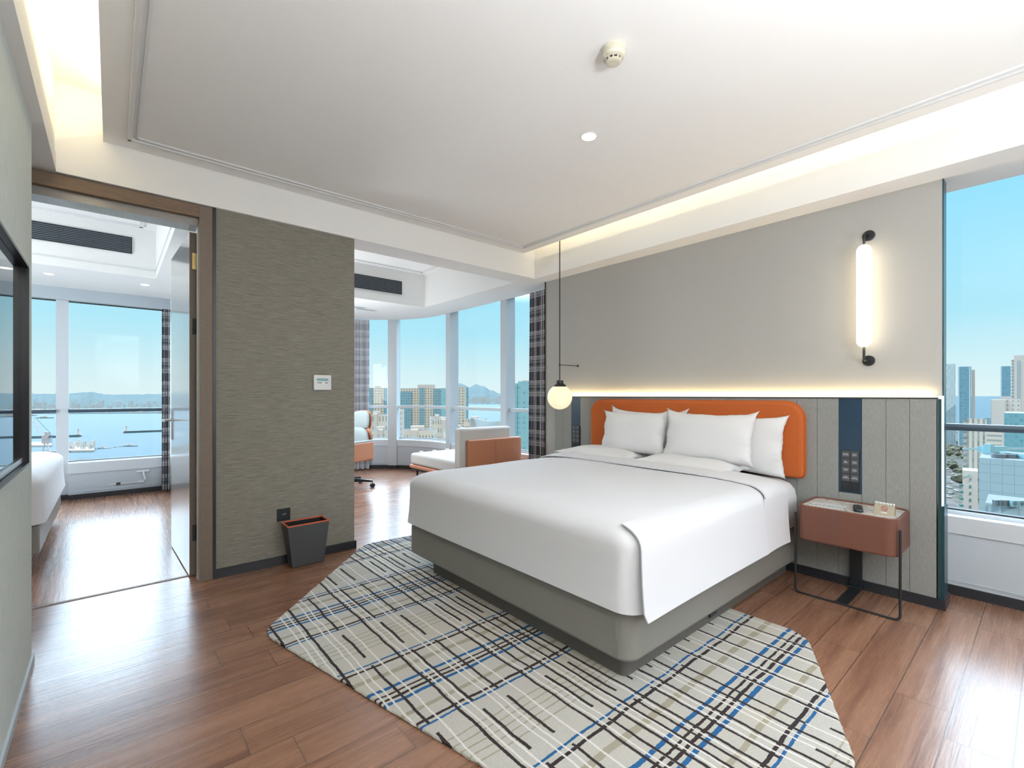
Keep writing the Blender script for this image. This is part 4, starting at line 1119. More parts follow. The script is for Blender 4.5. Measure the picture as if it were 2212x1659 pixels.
# ================================================================== DAYBED in the bay
db = empty('daybed', (3.45, 4.95, 0), 'pale daybed with a tan leather back in the bay behind the bed', 'daybed')
X0, X1, Y0, Y1 = 3.045, 3.86, 4.31, 5.66
b = NB(); box(b, X0 + 0.02, X1 - 0.02, Y0 + 0.05, Y1 - 0.02, 0.245, 0.275); 
finish('seat_frame', b, M['black'], db)
b = NB(); box(b, X0 - 0.004, X1, Y0 + 0.05, Y1 + 0.004, 0.272, 0.318, 0.014, 3); finish('leather_rail', b, M['tan_light'], db)
b = NB(); box(b, X0 + 0.004, X1 - 0.01, Y0 + 0.06, Y1 - 0.004, 0.319, 0.468, 0.035, 4)
for f in list(b.faces): pass
se = finish('seat_cushion', b, M['fabric'], db, smooth=False)
for px_, py_ in [(X0 + 0.2 + 0.21 * i, Y0 + 0.55 + 0.28 * j) for i in range(3) for j in range(4)]:
    b = NB(); lathe(b, [(0.030, 0.4675), (0.026, 0.4690), (0.010, 0.4685)], px_, py_, 12); finish('button', b, M['apron'], se)
b = NB(); box(b, X0 + 0.008, X1 - 0.015, Y0, Y0 + 0.052, 0.27, 0.735, 0.016, 3); bk = finish('leather_back', b, M['tan_light'], db)
b = NB(); box(b, (X0 + X1) / 2 - 0.001, (X0 + X1) / 2 + 0.001, Y0 - 0.001, Y0 + 0.001, 0.29, 0.72); finish('seam', b, M['tan'], bk)
b = NB(); box(b, X0 - 0.055, 3.74, Y0 + 0.058, Y0 + 0.20, 0.40, 0.865, 0.030, 4); finish('back_cushion', b, M['fabric'], db)
b = NB(); box(b, X1 - 0.012, X1 + 0.02, Y0 + 0.02, Y0 + 0.60, 0.30, 0.72, 0.012, 3); finish('leather_side', b, M['tan_light'], db)
for x, y in ((X0 + 0.06, Y1 - 0.10), (X1 - 0.08, Y1 - 0.10), (X0 + 0.06, Y0 + 0.12), (X1 - 0.08, Y0 + 0.12)):
    b = NB(); lathe(b, [(0.011, 0.0), (0.013, 0.25)], x, y, 12); finish('leg', b, M['black'], db)
cu = NB(); box(cu, -0.24, 0.24, -0.05, 0.05, -0.17, 0.17, 0.045, 4)
cu.transform(Matrix.Translation((3.62, 4.72, 0.775)) @ Matrix.Rotation(-0.5, 4, 'X') @ Matrix.Rotation(0.2, 4, 'Z') @ Matrix.Rotation(0.10, 4, 'Y'))
tag(finish('throw_cushion', cu, M['chairfab'], None), 'pale blue cushion peeking over the daybed back', 'cushion')

# ================================================================== OFFICE CHAIR
ch = empty('office_chair', (2.40, 6.22, 0), 'tan leather office chair with blue grey cushions, half hidden by the grasscloth wall', 'chair')
def P(x, y, z): return (x, y, z)
def shell(bm_, w, h, bend, t_, origin, yaw, lean_, n=14, m=10, ex=2.6):
    """curved rounded pad: local width along Y', height Z', facing -X'"""
    for side in (0, 1): pass
    grid = []
    for side in (1, -1):
        g = []
        for i in range(n + 1):
            row = []
            for j in range(m + 1):
                u = -1 + 2 * i / n; v = -1 + 2 * j / m
                # map square to rounded shape
                su = u * math.sqrt(max(0, 1 - 0.33 * v * v * abs(v) ** 0.5)); sv = v * math.sqrt(max(0, 1 - 0.33 * u * u * abs(u) ** 0.5))
                th_ = (max(0, (1 - abs(u) ** ex)) * max(0, (1 - abs(v) ** ex))) ** 0.4
                x = -bend * su * su + side * t_ / 2 * th_
                row.append((x, su * w / 2, sv * h / 2))
            g.append(row)
        grid.append(g)
    T_ = Matrix.Translation(origin) @ Matrix.Rotation(yaw, 4, 'Z') @ Matrix.Rotation(lean_, 4, 'Y')
    vs = [[[bm_.verts.new(T_ @ Vector(p)) for p in row] for row in g] for g in grid]
    for s_, g in enumerate(vs):
        for i in range(n):
            for j in range(m):
                q = [g[i][j], g[i + 1][j], g[i + 1][j + 1], g[i][j + 1]]
                bm_.faces.new(q if s_ else q[::-1])
    bmesh.ops.remove_doubles(bm_, verts=bm_.verts, dist=0.0004)
YW = 0.45
b = NB(); shell(b, 0.30, 0.27, 0.03, 0.075, (2.655, 6.31, 0.895), YW, 0.05); finish('headrest', b, M['chairfab'], ch, smooth=True)
b = NB(); shell(b, 0.31, 0.28, 0.03, 0.035, (2.700, 6.33, 0.895), YW, 0.05); finish('headrest_shell', b, M['tan_light'], ch, smooth=True)
b = NB(); shell(b, 0.44, 0.42, 0.06, 0.10, (2.60, 6.29, 0.60), YW, -0.12); finish('backrest', b, M['chairfab'], ch, smooth=True)
b = NB(); shell(b, 0.46, 0.50, 0.06, 0.04, (2.675, 6.32, 0.57), YW, -0.12); finish('back_shell', b, M['tan_light'], ch, smooth=True)
b = NB(); tube(b, [(2.705, 6.34, 0.62), (2.715, 6.345, 0.86)], 0.012, 8); finish('neck_bar', b, M['chrome'], ch)
def rotbox(x0, x1, y0, y1, z0, z1, bev, org, yaw):
    bm_ = NB(); box(bm_, x0, x1, y0, y1, z0, z1, bev, 4); bm_.transform(Matrix.Translation(org) @ Matrix.Rotation(yaw, 4, 'Z')); return bm_
OR = (2.40, 6.20, 0)
finish('seat_cushion', rotbox(-0.25, 0.22, -0.22, 0.22, 0.42, 0.52, 0.045, OR, YW), M['chairfab'], ch)
finish('seat_shell', rotbox(-0.24, 0.24, -0.245, 0.245, 0.36, 0.44, 0.035, OR, YW), M['tan_light'], ch)
for s_ in (-1, 1):
    y0_, y1_ = (-0.29, -0.235) if s_ < 0 else (0.235, 0.29)
    bm_ = rotbox(-0.20, 0.20, y0_, y1_, 0.37, 0.625, 0.024, OR, YW); a_ = finish('armrest', bm_, M['tan_light'], ch)
    bm_ = rotbox(-0.195, 0.195, y0_ + 0.004, y1_ - 0.004, 0.618, 0.640, 0.009, OR, YW); finish('arm_pad', bm_, M['chairfab'], a_)
b = NB(); lathe(b, [(0.028, 0.10), (0.028, 0.22), (0.018, 0.225), (0.018, 0.37)], 2.40, 6.20, 16); finish('gas_column', b, M['black'], ch)
for k in range(5):
    a = math.radians(-52 + 72 * k) + 0.30
    ex_, ey_ = 2.40 + 0.335 * math.cos(a), 6.20 + 0.335 * math.sin(a)
    b = NB(); bb = [(0.02, 0.030, 0.075, 0.125), (0.18, 0.022, 0.080, 0.115), (0.335, 0.016, 0.072, 0.095)]
    lv = []
    for r, w, z0_, z1_ in bb:
        c_, s2 = math.cos(a), math.sin(a); px_, py_ = 2.40 + r * c_, 6.20 + r * s2
        lv.append([(px_ - s2 * w, py_ + c_ * w, z0_), (px_ + s2 * w, py_ - c_ * w, z0_), (px_ + s2 * w * 0.7, py_ - c_ * w * 0.7, z1_), (px_ - s2 * w * 0.7, py_ + c_ * w * 0.7, z1_)])
    rings(b, lv); lg = finish('leg', b, M['black'], ch)
    for sgn in (-1, 1):
        b = NB(); prof = [(0.010, -0.010), (0.026, -0.009), (0.0275, 0.0), (0.026, 0.009), (0.010, 0.010)]
        lathe(b, prof, 0, 0, 18); b.transform(Matrix.Translation((ex_ + sgn * 0.0145 * -math.sin(a + 0.9), ey_ + sgn * 0.0145 * math.cos(a + 0.9), 0.028)) @ Matrix.Rotation(a + 0.9, 4, 'Z') @ Matrix.Rotation(PI / 2, 4, 'X'))
        finish('wheel', b, M['black'], lg)
    b = NB(); tube(b, [(ex_, ey_, 0.03), (ex_, ey_, 0.08)], 0.006, 8); finish('castor_stem', b, M['black'], lg)

# ================================================================== BED of the far room
bd2 = copy_tree(bed); bd2.location = (-0.37 - (2.60 - 1.612), 5.63, 0); bd2.rotation_euler = (0, 0, PI)
bd2['label'] = 'end of a second white bed showing through the doorway behind the television edge'

# ================================================================== OUTSIDE: a port city by the sea, seen from a high floor
SEA = -60.0
def out_pt(px, dist):
    """a map position: bearing read from the photograph, distance in metres"""
    s_ = (px - 1106.0) / FPX * dist
    return (FX * dist + RX * s_, FY * dist + RY * s_)
def out_z(py, dist): return 1.25 + (853.0 - py) * dist / FPX
def dist_of(py, z=SEA): return (1.25 - z) * FPX / (py - 853.0)
def facade(wall, win, pu, pv, fu, fv, band=None, var=0.5, roof=(0.055, 0.055, 0.053, 1), grad=None):
    def f(t, p):
        uv = t.n('ShaderNodeUVMap').outputs[0]; u, v, _ = t.sep(uv)[:]
        a = t.m('FRACT', t.m('DIVIDE', u, pu)); c = t.m('FRACT', t.m('DIVIDE', v, pv))
        w = t.m('MULTIPLY', t.m('LESS_THAN', a, fu), t.m('LESS_THAN', c, fv))
        cell = t.white(t.comb(t.m('FLOOR', t.m('DIVIDE', u, pu)), t.m('FLOOR', t.m('DIVIDE', v, pv)), 1.0))
        wc = t.mix(t.m('MULTIPLY', cell, var), win, tuple(min(1, q * 1.9) for q in win[:3]) + (1,))
        col = t.mix(w, wall, wc)
        if band:
            bp, bf, bc = band
            s_ = t.m('LESS_THAN', t.m('FRACT', t.m('DIVIDE', u, bp)), bf); col = t.mix(s_, col, bc)
        col = t.mix(t.m('LESS_THAN', v, -0.5), col, roof)
        t.put(p.inputs['Base Color'], col)
    return f
MB_ = {}
MB_['beige'] = mat('beige_flats', rough=0.9, spec=0.1, build=facade((0.33, 0.31, 0.265, 1), (0.10, 0.12, 0.12, 1), 3.4, 3.05, 0.52, 0.48))
MB_['blue'] = mat('blue_flats', rough=0.7, spec=0.2, build=facade((0.115, 0.20, 0.235, 1), (0.06, 0.12, 0.15, 1), 3.0, 3.05, 0.5, 0.55))
MB_['cyan'] = mat('cyan_glass_flats', rough=0.5, spec=0.3, build=facade((0.13, 0.26, 0.29, 1), (0.09, 0.19, 0.22, 1), 3.2, 3.2, 0.5, 0.5))
MB_['white'] = mat('white_block', rough=0.9, spec=0.1, build=facade((0.34, 0.335, 0.315, 1), (0.16, 0.175, 0.18, 1), 3.0, 3.4, 0.30, 0.45))
MB_['ornate'] = mat('cream_ribbed_block', rough=0.9, spec=0.1, build=facade((0.34, 0.325, 0.285, 1), (0.13, 0.14, 0.14, 1), 2.2, 7.0, 0.42, 0.5))
MB_['slim'] = mat('striped_glass_tower', rough=0.5, spec=0.3, build=facade((0.085, 0.175, 0.22, 1), (0.055, 0.125, 0.165, 1), 2.0, 3.6, 0.5, 0.6, band=(9.0, 0.12, (0.24, 0.33, 0.37, 1))))
MB_['pale'] = mat('pale_faceted_glass', rough=0.5, spec=0.3, build=facade((0.25, 0.30, 0.31, 1), (0.19, 0.25, 0.265, 1), 2.4, 3.8, 0.35, 0.9))
MB_['creamrib'] = mat('cream_ribs', rough=0.9, spec=0.1, build=facade((0.34, 0.325, 0.28, 1), (0.13, 0.15, 0.15, 1), 2.2, 3.4, 0.42, 0.95))
MB_['creamband'] = mat('cream_banded', rough=0.9, spec=0.1, build=facade((0.34, 0.33, 0.29, 1), (0.16, 0.18, 0.18, 1), 60.0, 3.4, 1.0, 0.42))
MB_['tile'] = mat('blue_grey_tile', rough=0.5, spec=0.3, build=facade((0.12, 0.17, 0.19, 1), (0.175, 0.245, 0.27, 1), 1.9, 2.1, 0.96, 0.955, var=0.05, roof=(0.035, 0.05, 0.055, 1)))
MB_['teal'] = mat('teal_mirror_glass', rough=0.4, spec=0.4, build=facade((0.09, 0.20, 0.225, 1), (0.06, 0.15, 0.18, 1), 1.5, 1.7, 0.6, 0.6))
MB_['plainwhite'] = mat('white_render', rough=0.9, spec=0.1, build=subtle((0.32, 0.31, 0.29, 1), 0.05, 0.1))
MB_['tealwin'] = mat('teal_window', rough=0.3, build=subtle((0.05, 0.13, 0.13, 1), 0.2, 1))
MB_['dark'] = mat('roof_plant', rough=0.7, build=subtle((0.06, 0.085, 0.10, 1), 0.2, 1))
MB_['steel'] = mat('pale_steel', rough=0.7, build=subtle((0.26, 0.24, 0.25, 1), 0.1, 1))
MB_['ship'] = mat('ship_grey', rough=0.7, build=subtle((0.25, 0.285, 0.29, 1), 0.1, 1))
MB_['hull'] = mat('ship_hull', rough=0.7, build=subtle((0.10, 0.16, 0.19, 1), 0.1, 1))
MB_['stone'] = mat('breakwater_stone', rough=0.9, build=subtle((0.03, 0.06, 0.068, 1), 0.2, 1))
MB_['tree'] = mat('park_leaves', rough=0.9, build=subtle((0.045, 0.05, 0.027, 1), 0.4, 0.5))
MB_['hill'] = mat('hazy_hill', rough=1.0, spec=0.0, build=subtle((0.080, 0.108, 0.114, 1), 0.25, 0.01))  # distance haze painted in as a pale bluish base colour
MB_['hill_far'] = mat('very_hazy_hill', rough=1.0, spec=0.0, build=subtle((0.072, 0.10, 0.108, 1), 0.12, 0.003))  # haze of the farther ridges is part of the colour
MB_['city'] = mat('hazy_city', rough=1.0, spec=0.0, build=subtle((0.28, 0.31, 0.315, 1), 0.3, 0.02))  # far buildings' haze put into one pale colour
def seamat(t, p):
    v = t.n('ShaderNodeNewGeometry').outputs['Position']
    a = t.noise(t.scale(v, (0.004, 0.0009, 1)), 1, 5, 0.6); b_ = t.noise(t.scale(v, (0.05, 0.02, 1)), 1, 3)
    dist = t.n('ShaderNodeVectorMath', operation='LENGTH'); t.put(dist.inputs[0], v)
    f = t.m('ADD', t.m('MULTIPLY', a, 0.7), t.m('MULTIPLY', b_, 0.3))
    t.put(p.inputs['Base Color'], t.mix(t.maprange(f, 0.35, 0.65), (0.0035, 0.030, 0.045, 1), (0.006, 0.036, 0.051, 1)))
M['sea'] = mat('sea_water', rough=0.6, spec=0.08, build=seamat)
def citymat(t, p):
    v = t.n('ShaderNodeNewGeometry').outputs['Position']
    a = t.noise(t.scale(v, (0.02, 0.02, 0.02)), 1, 4, 0.6)
    vor = t.n('ShaderNodeTexVoronoi'); t.put(vor.inputs['Vector'], v); vor.inputs['Scale'].default_value = 0.12
    c = t.mix(t.maprange(a, 0.48, 0.6), (0.060, 0.058, 0.054, 1), (0.034, 0.038, 0.023, 1))
    c = t.mix(t.m('MULTIPLY', t.m('GREATER_THAN', t.sep(vor.outputs['Color'])[0], 0.62), 0.6), c, (0.085, 0.085, 0.082, 1))
    t.put(p.inputs['Base Color'], c)
M['cityground'] = mat('city_ground', rough=0.95, spec=0.05, build=citymat)

b = NB(); prism(b, [(30000 * math.cos(2 * PI * k / 64), 30000 * math.sin(2 * PI * k / 64)) for k in range(64)], SEA - 2, SEA)
structure(finish('sea', b, M['sea']), 'blue sea')
b = NB()
land = [out_pt(-900, 500), out_pt(60, 430), out_pt(205, 440), out_pt(330, 420), out_pt(600, 640), out_pt(980, 1000), out_pt(1200, 1150), out_pt(2300, 820), (900, -900), (-600, -900), (-900, 400)]
prism(b, land[::-1], SEA - 1, SEA + 1.0)
structure(finish('ground', b, M['cityground']), 'city ground with streets and car parks')

def ubox(bm_, w, d, z0, z1, ox=0, oy=0, rot=0, mi=0):
    uvl = bm_.loops.layers.uv.get('UVMap') or bm_.loops.layers.uv.new('UVMap')
    c_, s_ = math.cos(rot), math.sin(rot)
    cor = [(-w / 2, -d / 2), (w / 2, -d / 2), (w / 2, d / 2), (-w / 2, d / 2)]
    pts = [(ox + x * c_ - y * s_, oy + x * s_ + y * c_) for x, y in cor]
    lo = [bm_.verts.new((x, y, z0)) for x, y in pts]; hi = [bm_.verts.new((x, y, z1)) for x, y in pts]
    L = [0, w, w + d, 2 * w + d, 2 * w + 2 * d]
    for i in range(4):
        j = (i + 1) % 4
        f = bm_.faces.new((lo[i], lo[j], hi[j], hi[i])); f.material_index = mi
        for lp, uv in zip(f.loops, ((L[i], 0), (L[i + 1], 0), (L[i + 1], z1 - z0), (L[i], z1 - z0))): lp[uvl].uv = uv
    for q in (hi, lo[::-1]):
        f = bm_.faces.new(q); f.material_index = mi
        for lp in f.loops: lp[uvl].uv = (0, -5)
def bld(name, lab, xa, xb, yt, dist, mt, depth=None, rot=0.0, base=SEA + 1, grp=None, roof=True, cat='building', parts=()):
    """xa..xb: bearings of its two sides, yt: bearing of its top, dist in metres"""
    A_, B_ = Vector(out_pt(xa, dist)), Vector(out_pt(xb, dist)); mid = (A_ + B_) / 2
    u_ = mid.normalized(); p_ = Vector((u_.y, -u_.x)); w = abs((B_ - A_).dot(p_)); zt = out_z(yt, dist)
    d = depth or w * 0.7
    cxb, cyb = mid + u_ * d / 2
    th_ = math.atan2(p_.y, p_.x) + rot
    o = empty(name, (cxb, cyb, base), lab, cat, grp)
    bm_ = NB(); ubox(bm_, w, d, base, zt, cxb, cyb, th_); finish('walls', bm_, MB_[mt], o)
    if roof:
        bm_ = NB(); ubox(bm_, w * 0.35, d * 0.4, zt, zt + w * 0.06 + 1.2, cxb, cyb, th_); finish('roof_room', bm_, MB_['plainwhite'], o)
    for (fx0, fx1, yt2, m2, proud) in parts:      # a bay of another colour standing proud of the front
        C_, D_ = Vector(out_pt(fx0, dist)), Vector(out_pt(fx1, dist))
        wx = abs((D_ - C_).dot(p_)); q_ = (C_ + D_) / 2; q_ = mid + p_ * (q_ - mid).dot(p_) + u_ * (d / 2 - proud / 2)
        z2 = out_z(yt2, dist)
        bm_ = NB(); ubox(bm_, wx, d + proud, base, z2, q_.x, q_.y, th_); finish('wing', bm_, MB_[m2], o)
    return o
# beyond the bay windows
bld('apartment_tower', 'beige and blue apartment tower behind the far curtain post', 797, 836, 838, 560, 'beige', parts=((797, 806, 839, 'blue', 2), (829, 836, 839, 'blue', 2)), grp='city towers')
bld('apartment_tower', 'wide beige and blue slab of flats filling the curved pane', 866, 976, 839, 600, 'beige', depth=40, parts=((862, 890, 846, 'blue', 4), (906, 917, 838, 'blue', 2), (936, 952, 840, 'blue', 3), (952, 976, 838.5, 'cyan', 5)), grp='city towers')
bld('apartment_tower', 'narrow beige apartment tower with a dark blue side between two posts', 978, 1011, 837.5, 520, 'beige', parts=((1005, 1011.5, 837, 'slim', 1),), grp='city towers')
bld('glass_tower', 'cyan glass tower partly covered by the near curtain', 1110, 1165, 828, 300, 'cyan', depth=30, parts=((1119, 1165, 824, 'cyan', 3),), grp='city towers')
for i, (xa, xb, yt, ds, m_, lab) in enumerate([
    (862, 942, 930, 330, 'ornate', 'cream ribbed low building in front of the wide slab of flats'),
    (935, 985, 908, 400, 'ornate', 'taller cream ribbed block at the right foot of the wide slab'),
    (960, 1010, 927, 310, 'ornate', 'cream ribbed low building left of the daybed back'),
    (1003, 1050, 906, 430, 'ornate', 'cream block whose roof shows above the daybed'),
    (790, 836, 896, 320, 'ornate', 'cream block beside the office chair headrest'),
    (800, 845, 930, 250, 'white', 'low white building at the sill behind the office chair'),
    (845, 872, 884, 300, 'white', 'slim white stair tower at the left edge of the curved pane'),
    (985, 1012, 930, 260, 'white', 'low white block under the narrow beige tower'),
    (930, 958, 900, 470, 'white', 'white roof structure between the cream ribbed blocks')]):
    bld('low_building', lab, xa, xb, yt, ds, m_, rot=0.15 * ((i % 3) - 1), grp='low city buildings', parts=((xa + (xb - xa) * 0.36, xa + (xb - xa) * 0.55, yt - 2, 'plainwhite', 1.5),))
# beyond the right window
bld('glass_tower', 'pale faceted glass tower next to the bed wall edge', 2032, 2064, 786, 560, 'pale', rot=0.0, grp='city towers', roof=False)
t2 = bld('glass_tower', 'blue striped glass tower with a slim white partner in the right window', 2069, 2098, 792, 520, 'slim', rot=0.0, grp='city towers', roof=False, parts=((2099, 2106, 799, 'plainwhite', -6),))
bld('glass_tower', 'blue striped tower rising behind the white tower at the frame side', 2161, 2184, 791, 600, 'slim', grp='city towers', roof=False)
t4 = bld('office_tower', 'tall white tower at the edge of the right window', 2184, 2250, 776, 480, 'creamband', grp='city towers', parts=((2190, 2250, 767, 'plainwhite', 1), (2199, 2203, 778, 'tile', 1.5)))
bld('office_block', 'white gridded office block in front of the blue striped tower', 2140, 2204, 862, 380, 'white', grp='city towers', parts=((2141, 2172, 864, 'plainwhite', 2),))
bld('office_block', 'cream striped high-rise cut by the dark guard rail', 2088, 2131, 905, 270, 'creamrib', rot=0.0, grp='city towers', parts=((2080, 2098, 908, 'creamband', -3),), roof=False)
bld('office_block', 'cream low block with a slanted roof right of the striped high-rise', 2130, 2164, 925, 330, 'creamband', grp='city towers')
bld('glass_block', 'dark teal mirror glass block behind the tiled building', 2168, 2260, 893, 190, 'teal', depth=25, grp='city towers', roof=False)
bld('glass_tower', 'small blue block on the shore under the guard rail', 2127, 2141, 903, 700, 'blue', grp='city towers', roof=False)
nb = bld('tiled_building', 'large pale blue tiled building with rooftop fans, nearest in the right window', 2111, 2300, 995, 105, 'tile', depth=22, grp='near city buildings', roof=False)
# parapet, fans and plant on its roof
x_, y_ = out_pt(2150, 112); zt = out_z(995, 105)
for i, px_ in enumerate((2157, 2180)):
    fx_, fy_ = out_pt(px_, 110)
    b = NB(); lathe(b, [(1.25, zt), (1.25, zt + 0.9), (1.05, zt + 0.95), (1.05, zt + 0.6), (0.3, zt + 0.6), (0.25, zt + 0.8)], fx_, fy_, 24); finish('roof_fan', b, MB_['dark'], nb)
b = NB(); ubox(b, 2.2, 6, zt, zt + 1.1, *out_pt(2198, 110), YAW - PI / 2); finish('roof_unit', b, MB_['cyan'], nb)
b = NB(); ubox(b, 30, 0.4, zt, zt + 0.5, *out_pt(2200, 126), YAW - PI / 2); finish('parapet', b, MB_['tile'], nb)
b = NB(); ubox(b, 1.5, 1.5, zt + 0.0, zt + 2.4, *out_pt(2136, 118), YAW - PI / 2 + 0.3); ubox(b, 6, 1.5, zt, zt + 1.6, *out_pt(2144, 120), YAW - PI / 2); finish('roof_duct', b, MB_['cyan'], nb)
# lower terrace with an air conditioner in front
tb = bld('terrace_building', 'low tiled terrace with an outdoor air conditioner at the window sill', 2125, 2300, 1096, 74, 'tile', depth=10, grp='near city buildings', roof=False)
zt2 = out_z(1096, 74)
for px_, w_ in ((2190, 1.0), (2205, 1.0)):
    ax, ay = out_pt(px_, 74.6)
    b = NB(); ubox(b, w_, 0.4, zt2, zt2 + 0.95, ax, ay, YAW - PI / 2); ac = finish('air_conditioner', b, MB_['cyan'], tb)
    b = NB(); lathe(b, [(0.34, -0.01), (0.34, 0.02), (0.26, 0.03), (0.05, 0.03)], 0, 0, 20); b.transform(Matrix.Translation((ax - FX * 0.21, ay - FY * 0.21, zt2 + 0.5)) @ Matrix.Rotation(YAW - PI / 2, 4, 'Z') @ Matrix.Rotation(PI / 2, 4, 'X')); finish('fan', b, MB_['dark'], ac)
b = NB()
for px_ in (2150, 2158, 2168, 2176): ubox(b, 0.5, 0.5, zt2, zt2 + 0.9, *out_pt(px_, 75.2), YAW - PI / 2)
finish('plant_boxes', b, MB_['dark'], tb)
# white building with teal windows and its sign
wbd = bld('white_building', 'white building with a column of small teal windows and a rooftop sign', 2079, 2112, 1017, 160, 'plainwhite', depth=8, grp='near city buildings', roof=False)
for k in range(8):
    zc_ = out_z(1051 + 14.6 * k, 160)
    b = NB(); ubox(b, 1.0, 0.2, zc_ - 0.5, zc_ + 0.5, *out_pt(2098, 159.9), YAW - PI / 2); finish('window', b, MB_['tealwin'], wbd)
    b = NB(); ubox(b, 0.9, 0.6, zc_ - 0.1, zc_ + 0.75, *out_pt(2076.5, 160.6), YAW - PI / 2); finish('balcony', b, MB_['tealwin'], wbd)
rv = Vector((RX, RY, 0)); sx, sy = out_pt(2102, 159.85)
for s_, px_, py_, sz in (('大 连', 2104, 1037, 1.7),):
    qx, qy = out_pt(px_, 159.85)
    finish('sign_lettering', text_bm(s_, sz, basis((qx, qy, out_z(py_, 160)), rv, (0, 0, 1)), 0.02), M['ink'], wbd)
b = NB(); ubox(b, 1.6, 0.1, out_z(1029, 160), out_z(1025, 160), *out_pt(2103, 159.9), YAW - PI / 2); finish('red_sign', b, mat('faded_red_sign', build=subtle((0.40, 0.16, 0.17, 1), 0.1)), wbd)
b = NB(); ubox(b, 1.2, 0.1, out_z(1029, 160), out_z(1025, 160), *out_pt(2092, 159.9), YAW - PI / 2); finish('green_sign', b, mat('faded_green_sign', build=subtle((0.15, 0.33, 0.27, 1), 0.1)), wbd)
# trees and cars in the streets
def blob(bm_, c, r, seed, n=2):
    q = bmesh.ops.create_icosphere(bm_, subdivisions=n, radius=r)
    for v in q['verts']:
        d_ = mnoise.noise(v.co * (1.6 / r) + Vector((seed, 0, 0))) * 0.45 * r
        v.co = v.co + v.co.normalized() * d_; v.co.z *= 0.8; v.co += Vector(c)
rt = random.Random(11)
proto = None
spots0 = [(2046 + rt.uniform(0, 36), rt.uniform(962, 996)) for _ in range(20)] + [(2050 + rt.uniform(0, 25), rt.uniform(1008, 1060)) for _ in range(8)]
spots = []
for q in spots0:
    w_ = out_pt(q[0], dist_of(q[1], SEA + 1))
    if all(math.dist(w_, z_) > 9.5 for _, z_ in spots): spots.append((q, w_))
spots = [q for q, _ in spots]

for i, (px_, py_) in enumerate(spots):
    d_ = dist_of(py_, SEA + 1); x, y = out_pt(px_, d_)
    if proto is None:
        proto = empty('street_tree', (x, y, SEA + 1), 'small olive street tree in the park beyond the right window', 'tree', 'street trees below the right window')
        b = NB(); blob(b, (x, y, SEA + 6.2), 3.6, 1.0); finish('crown', b, MB_['tree'], proto)
        b = NB(); lathe(b, [(0.25, SEA + 1), (0.16, SEA + 4)], x, y, 6); finish('trunk', b, MB_['dark'], proto)
    else:
        c = copy_tree(proto); c.location = (x, y, SEA + 1); c.rotation_euler = (0, 0, rt.uniform(0, 6)); s_ = rt.uniform(0.6, 1.2); c.scale = (s_, s_, s_)
pc = None
cspots = [(2046 + rt.uniform(0, 24), rt.uniform(1000, 1075)) for _ in range(26)]
keep = []
for q in cspots:
    w_ = out_pt(q[0], dist_of(q[1], SEA + 1))
    if all(math.dist(w_, z_) > 6 for _, z_ in keep) and all(math.dist(w_, out_pt(q2[0], dist_of(q2[1], SEA + 1))) > 8 for q2 in spots): keep.append((q, w_))
for i, (px_, py_) in enumerate([q for q, _ in keep]):
    d_ = dist_of(py_, SEA + 1); x, y = out_pt(px_, d_)
    if pc is None:
        pc = empty('car', (x, y, SEA + 1), 'tiny parked car in the street below the right window', 'car', 'cars below the right window')
        b = NB(); box(b, x - 2.2, x + 2.2, y - 0.9, y + 0.9, SEA + 1.3, SEA + 1.9, 0.15); finish('body', b, MB_['plainwhite'], pc)
        b = NB(); box(b, x - 1.2, x + 1.1, y - 0.8, y + 0.8, SEA + 1.9, SEA + 2.4, 0.2); finish('cabin', b, MB_['dark'], pc)
        b = NB()
        for dx_ in (-1.4, 1.4):
            for dy_ in (-0.9, 0.9): lathe(b, [(0.32, y + dy_ - 0.1), (0.32, y + dy_ + 0.1)], x + dx_, SEA + 1.32, 10, 'Y')
        finish('wheels', b, M['black'], pc)
    else:
        c = copy_tree(pc); c.location = (x, y, SEA + 1); c.rotation_euler = (0, 0, rt.choice((0.4, 1.9, 2.0, 0.5)))

# far shores
def ridge(name, lab, prof, dist, depth, mt, base=SEA):
    """prof: (bearing px, height bearing py) polyline; a real hill with depth"""
    b = NB(); rows = []
    dense = []
    for (a, ya), (c, yc) in zip(prof, prof[1:]):
        n = max(2, int(abs(c - a) / 3))
        for k in range(n): t_ = k / n; dense.append((a + (c - a) * t_, ya + (yc - ya) * (t_ * t_ * (3 - 2 * t_))))
    dense.append(prof[-1])
    for j, (fd, fh) in enumerate(((0.0, 0.0), (0.25, 0.55), (0.5, 1.0), (0.75, 0.55), (1.0, 0.0))):
        row = []
        for i, (px_, py_) in enumerate(dense):
            d_ = dist + depth * (fd - 0.5) * 1.0; x, y = out_pt(px_, d_)
            hgt = (out_z(py_, dist) - base) * fh
            hgt *= 1 + 0.10 * mnoise.noise(Vector((px_ * 0.11, j * 1.7, dist * 0.001)))
            row.append(b.verts.new((x, y, base - 1 + hgt + (0 if 0 < j < 4 else -2))))
        rows.append(row)
    for r0, r1 in zip(rows, rows[1:]):
        for i in range(len(r0) - 1): b.faces.new((r0[i], r0[i + 1], r1[i + 1], r1[i]))
    o = finish(name, b, MB_[mt], smooth=True); return structure(o, lab)
ridge('hills', 'hazy rounded hill across the water seen from the bay', [(930, 853), (975, 838), (988, 827), (1000, 829), (1012, 836), (1030, 831), (1046, 833), (1060, 843), (1080, 850), (1120, 853)], 6000, 2500, 'hill_far')
ridge('hills', 'low hazy shore across the harbour', [(-400, 858), (-100, 850), (20, 852), (60, 856), (120, 855), (165, 853), (205, 849), (225, 856), (260, 860), (320, 858), (420, 855), (560, 856), (700, 856)], 2600, 900, 'hill')
